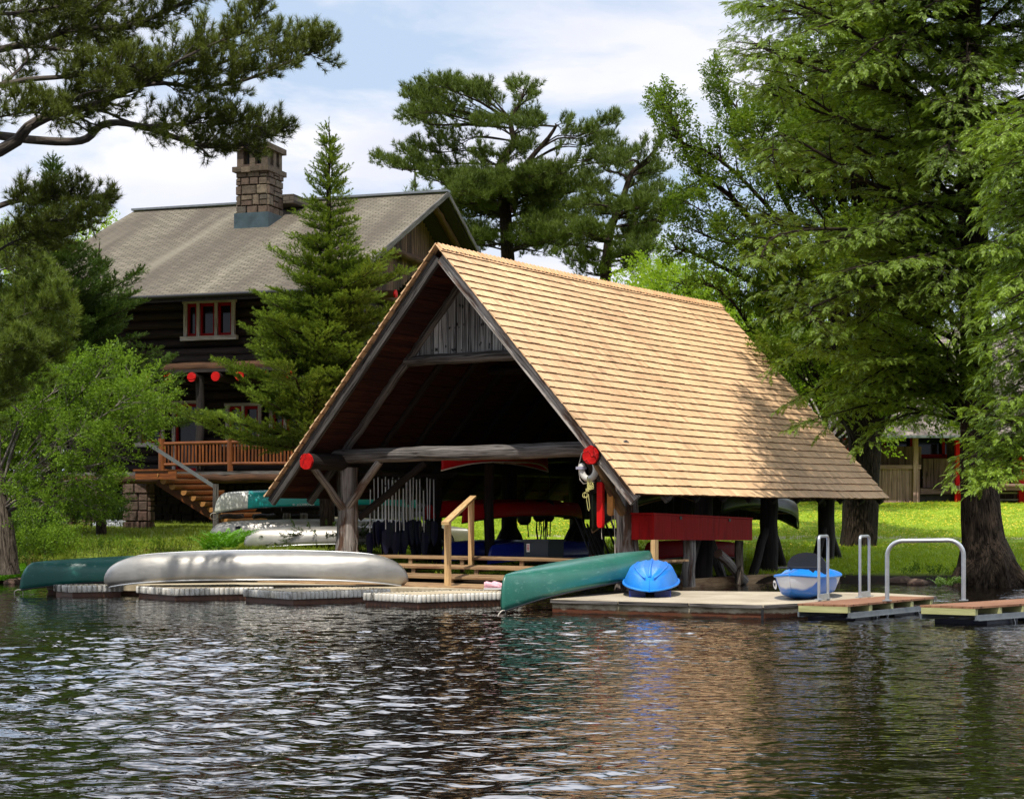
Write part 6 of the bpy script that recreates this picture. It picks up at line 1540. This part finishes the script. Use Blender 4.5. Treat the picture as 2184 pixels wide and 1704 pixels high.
CUR[0]=0; wd.build('trunk',M['bark'],t); cl.build('crown',leaf,M['maple_leaf'],t)
# ---- hemlocks at right
spray=[T_spray(i,6,1.,50,.085,.46,.30,True,1) for i in range(4)]
def hem(label,name,d,trunk,rads,limbs,mat,sub=1.25,tw=.5,size=.24,g0=.30,g1=.20,gl=.11,t=.45,droop=-.35,rl=.06,f0=.18,trk='bark'):
    tt_=tree(name,label,'tree',P(trunk[0][0],trunk[0][1],d)); wd=MB(); cl=Cloud()
    pth=limb(trunk,d,3); n=len(pth); rr=np.interp(np.linspace(0,1,n),np.linspace(0,1,len(rads)),rads)
    wd.tube(pth,list(rr),16,False,.12)
    sp=[dict(k='b',gap=g0,len=sub,ang=.95,flat=.35,up=droop*.5,taper=.78,f0=.08,rk=.3,alt=True),dict(k='b',gap=g1,len=tw,ang=.8,flat=.3,up=droop,taper=.4,f0=.05,alt=True,wood=True,rk=.35),dict(k='leaf',gap=gl,size=size,j=.4,up=-.05,t=t,tt=.35,uj=.45)]
    for l,dd in limbs:
        CUR[0]=rg.normal()*.10; grow(limb([(x,y,dd*i/(len(l)-1)) for i,(x,y) in enumerate(l)],d,3),rl,sp,wd,cl,0,f0)
    CUR[0]=0; wd.build('trunk',M[trk],tt_); cl.build('crown',spray,mat,tt_); return tt_
D10=36.
def radial(x0,ys,span,n,dmax,drop=40,up=60):
    o=[]
    for k in range(n):
        y=rg.uniform(*ys); a=rg.uniform(-1,1); x1=x0+span*a*rg.uniform(.75,1.); dd=rg.uniform(-dmax,dmax) if abs(a)>.5 else (dmax*rg.choice((-1,1))*rg.uniform(.6,1))
        o.append(([(x0,y),(x0+(x1-x0)*.35,y-up*.5),(x0+(x1-x0)*.7,y-up*.35),(x1,y+drop*rg.uniform(-.4,1))],dd))
    return o
Lh=[([(2075,640),(1960,560),(1800,500),(1660,480),(1650,472)],-1),([(2070,520),(1940,420),(1800,380),(1680,360),(1645,345)],0),([(2070,420),(1960,330),(1820,270),(1700,220),(1625,195)],.8),([(2070,330),(1950,230),(1800,150),(1650,110),(1615,95)],-.5),
 ([(2070,250),(1950,150),(1800,60),(1660,20),(1630,15)],.5),([(2070,150),(1950,50),(1820,-20),(1680,-50)],0),([(2070,60),(1950,-40),(1800,-100),(1650,-120)],.6),([(2075,720),(1980,650),(1860,620),(1760,640),(1680,660)],-1.2),([(2080,560),(1980,560),(1880,560),(1790,600)],-2),
 ([(2075,460),(2150,380),(2230,340)],-1),([(2070,300),(2150,220),(2260,180)],-1),([(2070,200),(2160,100),(2280,60)],-.5),([(2070,100),(2160,0),(2280,-40)],.5),([(2080,600),(2160,540),(2260,520)],.6)]
Lh+=[([(x+rg.normal()*25*(i>0),y+rg.normal()*28) for i,(x,y) in enumerate(l)],dd+sgn*rg.uniform(1,2.6)) for l,dd in Lh[:9] for sgn in (-1,1)]
Lh+=radial(2070,(-60,660),470,105,3.6)+[q for q in radial(2065,(-820,-70),430,80,4.2) if q[0][-1][0]>1900]
hem('giant hemlock with flared dark trunk at the right, its crown filling the upper corner','hemlock',D10,[(2110,1262),(2098,1150),(2085,1000),(2084,850),(2078,600),(2070,300),(2066,0),(2062,-860)],[.80,.43,.345,.31,.30,.27,.23,.12],Lh,M['hem_needle'],1.35,.50,.17,.26,.16,.075,.42,-.16,.06,.12)
# roots
hk=bpy.data.objects['hemlock']; rr_=bpy.context
for k,(a,L_) in enumerate(((-2.6,1.3),(-2.0,1.1),(-1.3,1.0),(-.5,1.3),(.3,1.2),(3.5,1.1))):
    p0=P(2105,1225,D10); p0.z=.75; d_=V3(math.cos(a),math.sin(a),0); mm=MB(); p1=p0+d_*.45; p2=p0+d_*(.45+L_*.5); p3=p0+d_*(.45+L_)
    p1.z=.42; p2.z=gh(p2.x,p2.y)+.12; p3.z=gh(p3.x,p3.y)-.08
    mm.tube(smooth([p0,p1,p2,p3],3),[.28,.25,.22,.19,.16,.13,.11,.09,.06,.04],9,True,.2); mm.build('root',M['bark'],hk)
# stones along the shore
for k in range(16):
    x=rg.uniform(4.2,11.2) if k<12 else rg.uniform(-11,-8); y=37.0+rg.uniform(-.25,.45)-.35*math.sin(x*.9)-.22*math.sin(x*2.3+1); r=rg.uniform(.10,.24)
    mm=MB(); nu,nv=9,6; vs=[]
    for j in range(nv+1):
        for i in range(nu):
            th=math.pi*j/nv; ph=2*math.pi*i/nu; w_=1+.22*math.sin(3*ph+k)*math.sin(th)+.12*math.sin(5*ph+2*th+k*2)
            vs.append((x+r*1.3*w_*math.sin(th)*math.cos(ph),y+r*w_*math.sin(th)*math.sin(ph),.02+r*.62*w_*math.cos(th)))
    mm.add(vs,[(j*nu+i,(j+1)*nu+i,(j+1)*nu+(i+1)%nu,j*nu+(i+1)%nu) for j in range(nv) for i in range(nu)],None,rg.rand(),True)
    o=mm.build('shore_stone',M['stone_red']); tag(o,'low brown stone lying at the right waterline behind the docks' if k<12 else 'low brown stone lying at the left waterline under the ferns','stone','stones along the right waterline' if k<12 else 'stones along the left waterline')
# nearer, lighter lower boughs
D11=33.5
Ll=[([(2060,800,),(1980,700),(1900,640),(1830,600),(1780,570)],-.4),([(2060,860),(1960,760),(1860,690),(1780,650),(1740,640)],0),([(2060,900),(1950,800),(1850,740),(1760,720),(1670,770)],-.6),([(2060,900),(1960,840),(1860,800),(1780,810),(1700,850)],.4),([(2070,900),(1980,880),(1880,860),(1790,880),(1720,900)],-.8),
 ([(2070,880),(2000,800),(1950,740),(1900,700),(1860,690)],.8),([(2060,820),(2030,700),(2010,620),(1990,545)],-.5),([(2060,860),(2040,760),(2010,680),(1960,640)],-1.3),([(2070,900),(2040,820),(2020,760),(2040,690)],-1.6),([(2060,900),(1960,880),(1900,900),(1850,940)],-1.2),([(2070,880),(1940,820),(1840,830),(1770,900)],0),([(2070,840),(1970,790),(1900,760),(1840,770)],-1.8),([(2060,900),(1900,800),(1800,760),(1720,740)],1.),([(2060,870),(2100,780),(2110,700)],-1.)]
Ll+=[([(2060,rg.uniform(780,920)),(1980,rg.uniform(720,860)),(rg.uniform(1780,1900),rg.uniform(680,880))],rg.uniform(-1.8,1.2)) for _ in range(12)]
hem('smaller hemlock with fresh light green tips hanging over the far roof corner','hemlock',D11+2.8,[(2118,1240),(2110,1100),(2092,900),(2080,700)],[.12,.12,.1,.05],Ll,M['hem_light'],.95,.40,.135,.15,.11,.062,.5,-.14,.035,.2)
# cedar on the right edge and the low bright bough
Lc=[([(2400,y),(2300,y-40),(2210,y-20),(2135+rg.uniform(-25,25),y+20)],rg.uniform(-1.2,1.2)) for y in range(240,1010,15)]+[([(2380,1000),(2280,960),(2180,930),(2090,960),(2055,1000)],-1),([(2380,980),(2260,930),(2160,900),(2100,880)],-1.3),([(2380,1020),(2260,990),(2160,1000),(2110,1020)],-1.2),([(2380,1000),(2250,960),(2150,950),(2080,930)],-.7),([(2380,900),(2280,860),(2200,850),(2160,850)],-1.2)]
hem('feathery cedar leaning in at the right edge with one low bright bough','cedar',30.,[(2440,1260),(2430,900),(2420,500),(2400,-200)],[.26,.22,.16,.05],Lc,M['hem_light'],.85,.38,.155,.17,.12,.072,.35,-.1,.035,.25)
# ---- ferns, bank plants
def fern(label,x0,x1,y0,y1,d,n,size,mat='fern',group='ferns on the bank',name='fern'):
    t=tree(name,label,'fern',P((x0+x1)/2,(y0+y1)/2,d),group); cl=Cloud()
    for i in range(n):
        x=rg.uniform(x0,x1); y=rg.uniform(y0,y1); p=P(x,y,d+rg.uniform(-.5,.5)); p.z=max(p.z,.05)
        for k in range(rg.randint(6,11)):
            az=rg.uniform(0,6.28); cl.add(p+V3(0,0,-.05),V3(math.cos(az)*.6,math.sin(az)*.6,1.),UZ*-.4+V3(-math.cos(az),-math.sin(az),.6),size*rg.uniform(.7,1.2),.5+rg.uniform(-.3,.3))
    cl.build('fronds',[T_spray(40+i,12,1.,70,.06,.22,.55,False) for i in range(3)],M[mat],t)
fern('bright ferns at the bow of the silver canoes on the rack',432,520,1150,1172,38.6,16,.46)
fern('bright ferns drooping to the water at the left edge',-60,72,1222,1242,37.2,26,.42)
fern('low dark fern tuft by the foot of the giant hemlock',1985,2075,1236,1246,33.8,9,.2,'cedar')
def scrub(label,x0,x1,y0,y1,d,n,size,mat,lf=leaf,hh=.35,name='bank_shrub'):
    t=tree(name,label,'shrub',P((x0+x1)/2,(y0+y1)/2,d)); cl=Cloud(); wd=MB()
    for i in range(n):
        q=rg.rand(); x=x0+(x1-x0)*q; y=rg.uniform(y0,y1); dd=d+rg.uniform(-.8,.8); p=P(x,y,dd); h=hh*rg.uniform(.5,1.2)
        grow(curve(p,V3(rg.normal()*.3,rg.normal()*.3,1),h,0,2,.2),.006,[dict(k='b',gap=.1,len=.22,ang=.8,up=.2,wood=False),dict(k='leaf',gap=.06,size=size,j=.6,t=.45)],wd,cl,0,.1)
    cl.build('foliage',lf,M[mat],t); wd.build('stem',M['bark'],t)
scrub('mixed green scrub on the left bank between the trunk and the hydrant',-60,165,1160,1222,39.3,260,.15,'shrub_leaf')
scrub('dense dark brush under the leafy tree at the left edge',-70,120,1140,1200,40.5,170,.17,'cedar',hh=.8)
scrub('tangle of dark green brush under the lodge porch left of the stone pier',20,262,1105,1128,46.5,120,.18,'cedar',hh=.7)
scrub('dark green scrub along the waterline left of the green canoe',-60,100,1200,1236,38.2,60,.14,'cedar')
scrub('low weeds along the bank behind the green canoe',150,420,1168,1190,38.8,90,.11,'shrub_leaf',hh=.16)
scrub('shaded scrub at the right shore beyond the swim docks',1905,2220,1232,1248,37.6,60,.13,'cedar',hh=.18)
# grass blades and dandelions
def gz(x,y): return gh(x,y)
gc=Cloud(); gl_=Cloud()
for i in range(52000):
    if i%2: y=rg.uniform(37.6,52); x=rg.uniform(-14,-2) if rg.rand()<.55 else rg.uniform(-2,16)
    else: y=38+32*rg.rand()**1.4; x=rg.uniform(-.28*y,.30*y)
    z=gz(x,y)
    if z<.12 or (-.9<(y+1-50.3+.12*x)<.2 and x>.5): continue
    (gl_ if x<-3.0 else gc).add((x,y,z-.01),V3(rg.normal()*.25,rg.normal()*.25,1),V3(rg.normal(),rg.normal(),.1),rg.uniform(.05,.11),rg.uniform(.1,.9))
tg=[]
for sd in range(3):
    r=np.random.RandomState(sd); V=[];Fs=[];T=[]
    for i in range(7):
        b=np.array([r.normal()*.5,0,r.normal()*.5]); s=np.array([math.cos(i),0,math.sin(i)])*.10; k=len(V); V+=[b-s,b+s,b+np.array([r.normal()*.25,r.uniform(.6,1.1),r.normal()*.25])]; Fs.append((k,k+1,k+2)); T+=[-.1,-.1,.2]
    tg.append((np.array(V,dtype=np.float32),np.array(Fs,dtype=np.int32),np.array(T,dtype=np.float32)))
M['grass']=leafmat('lawn grass',(.16,.26,.015),(.40,.52,.04),.4)
tag(gc.build('grass',tg,M['grass'],None),'short lawn grass growing over the bank and the sunny lawn','grass',None,'stuff')
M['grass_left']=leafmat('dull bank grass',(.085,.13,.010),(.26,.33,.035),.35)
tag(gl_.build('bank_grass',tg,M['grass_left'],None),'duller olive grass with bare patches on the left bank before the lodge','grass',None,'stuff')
fl=Cloud()
for i in range(5200):
    y=rg.uniform(44,69.5); x=rg.uniform(0,.30*y)
    if rg.rand()<.5 and math.sin(x*.9+y*.35)<.1: continue
    z=gz(x,y); 
    if -.9<(y+1-50.3+.12*x)<.9: continue
    fl.add((x,y,z+.05),V3(0,0,1),V3(1,0,0),rg.uniform(.018,.032),.5)
tv=np.array([(math.cos(k*math.pi/3),0.0 if k%2 else .3,math.sin(k*math.pi/3)) for k in range(6)]+[(0,.5,0)],dtype=np.float32)
tag(fl.build('dandelions',[(tv,np.array([(k,(k+1)%6,6) for k in range(6)],dtype=np.int32),np.zeros(7,dtype=np.float32))],plain('yellow dandelion',(.85,.62,.03),.7,0,.1,9.),None),'tiny yellow dandelions dotted over the sunny lawn','flowers',None,'stuff')
# distant wood closing the horizon
fw=Cloud()
for i in range(17000):
    x=rg.uniform(-75,75); y=rg.uniform(105,125); h=9+3*math.sin(x*.21)+2*math.sin(x*.53+1); z=2.4+h*rg.rand()**.6
    fw.add((x,y,z),rv(),rv(),rg.uniform(.7,1.3),rg.uniform(.1,.8)+(z/14-.5)*.3)
tag(fw.build('distant_wood',[T_leaves(i+70,12,.55,.8,1.) for i in range(3)],M['maple_leaf'],None),'far wood closing the view behind the lodge and the lawn','woodland',None,'stuff')
for s_ in STATS: print('TRIS',s_)
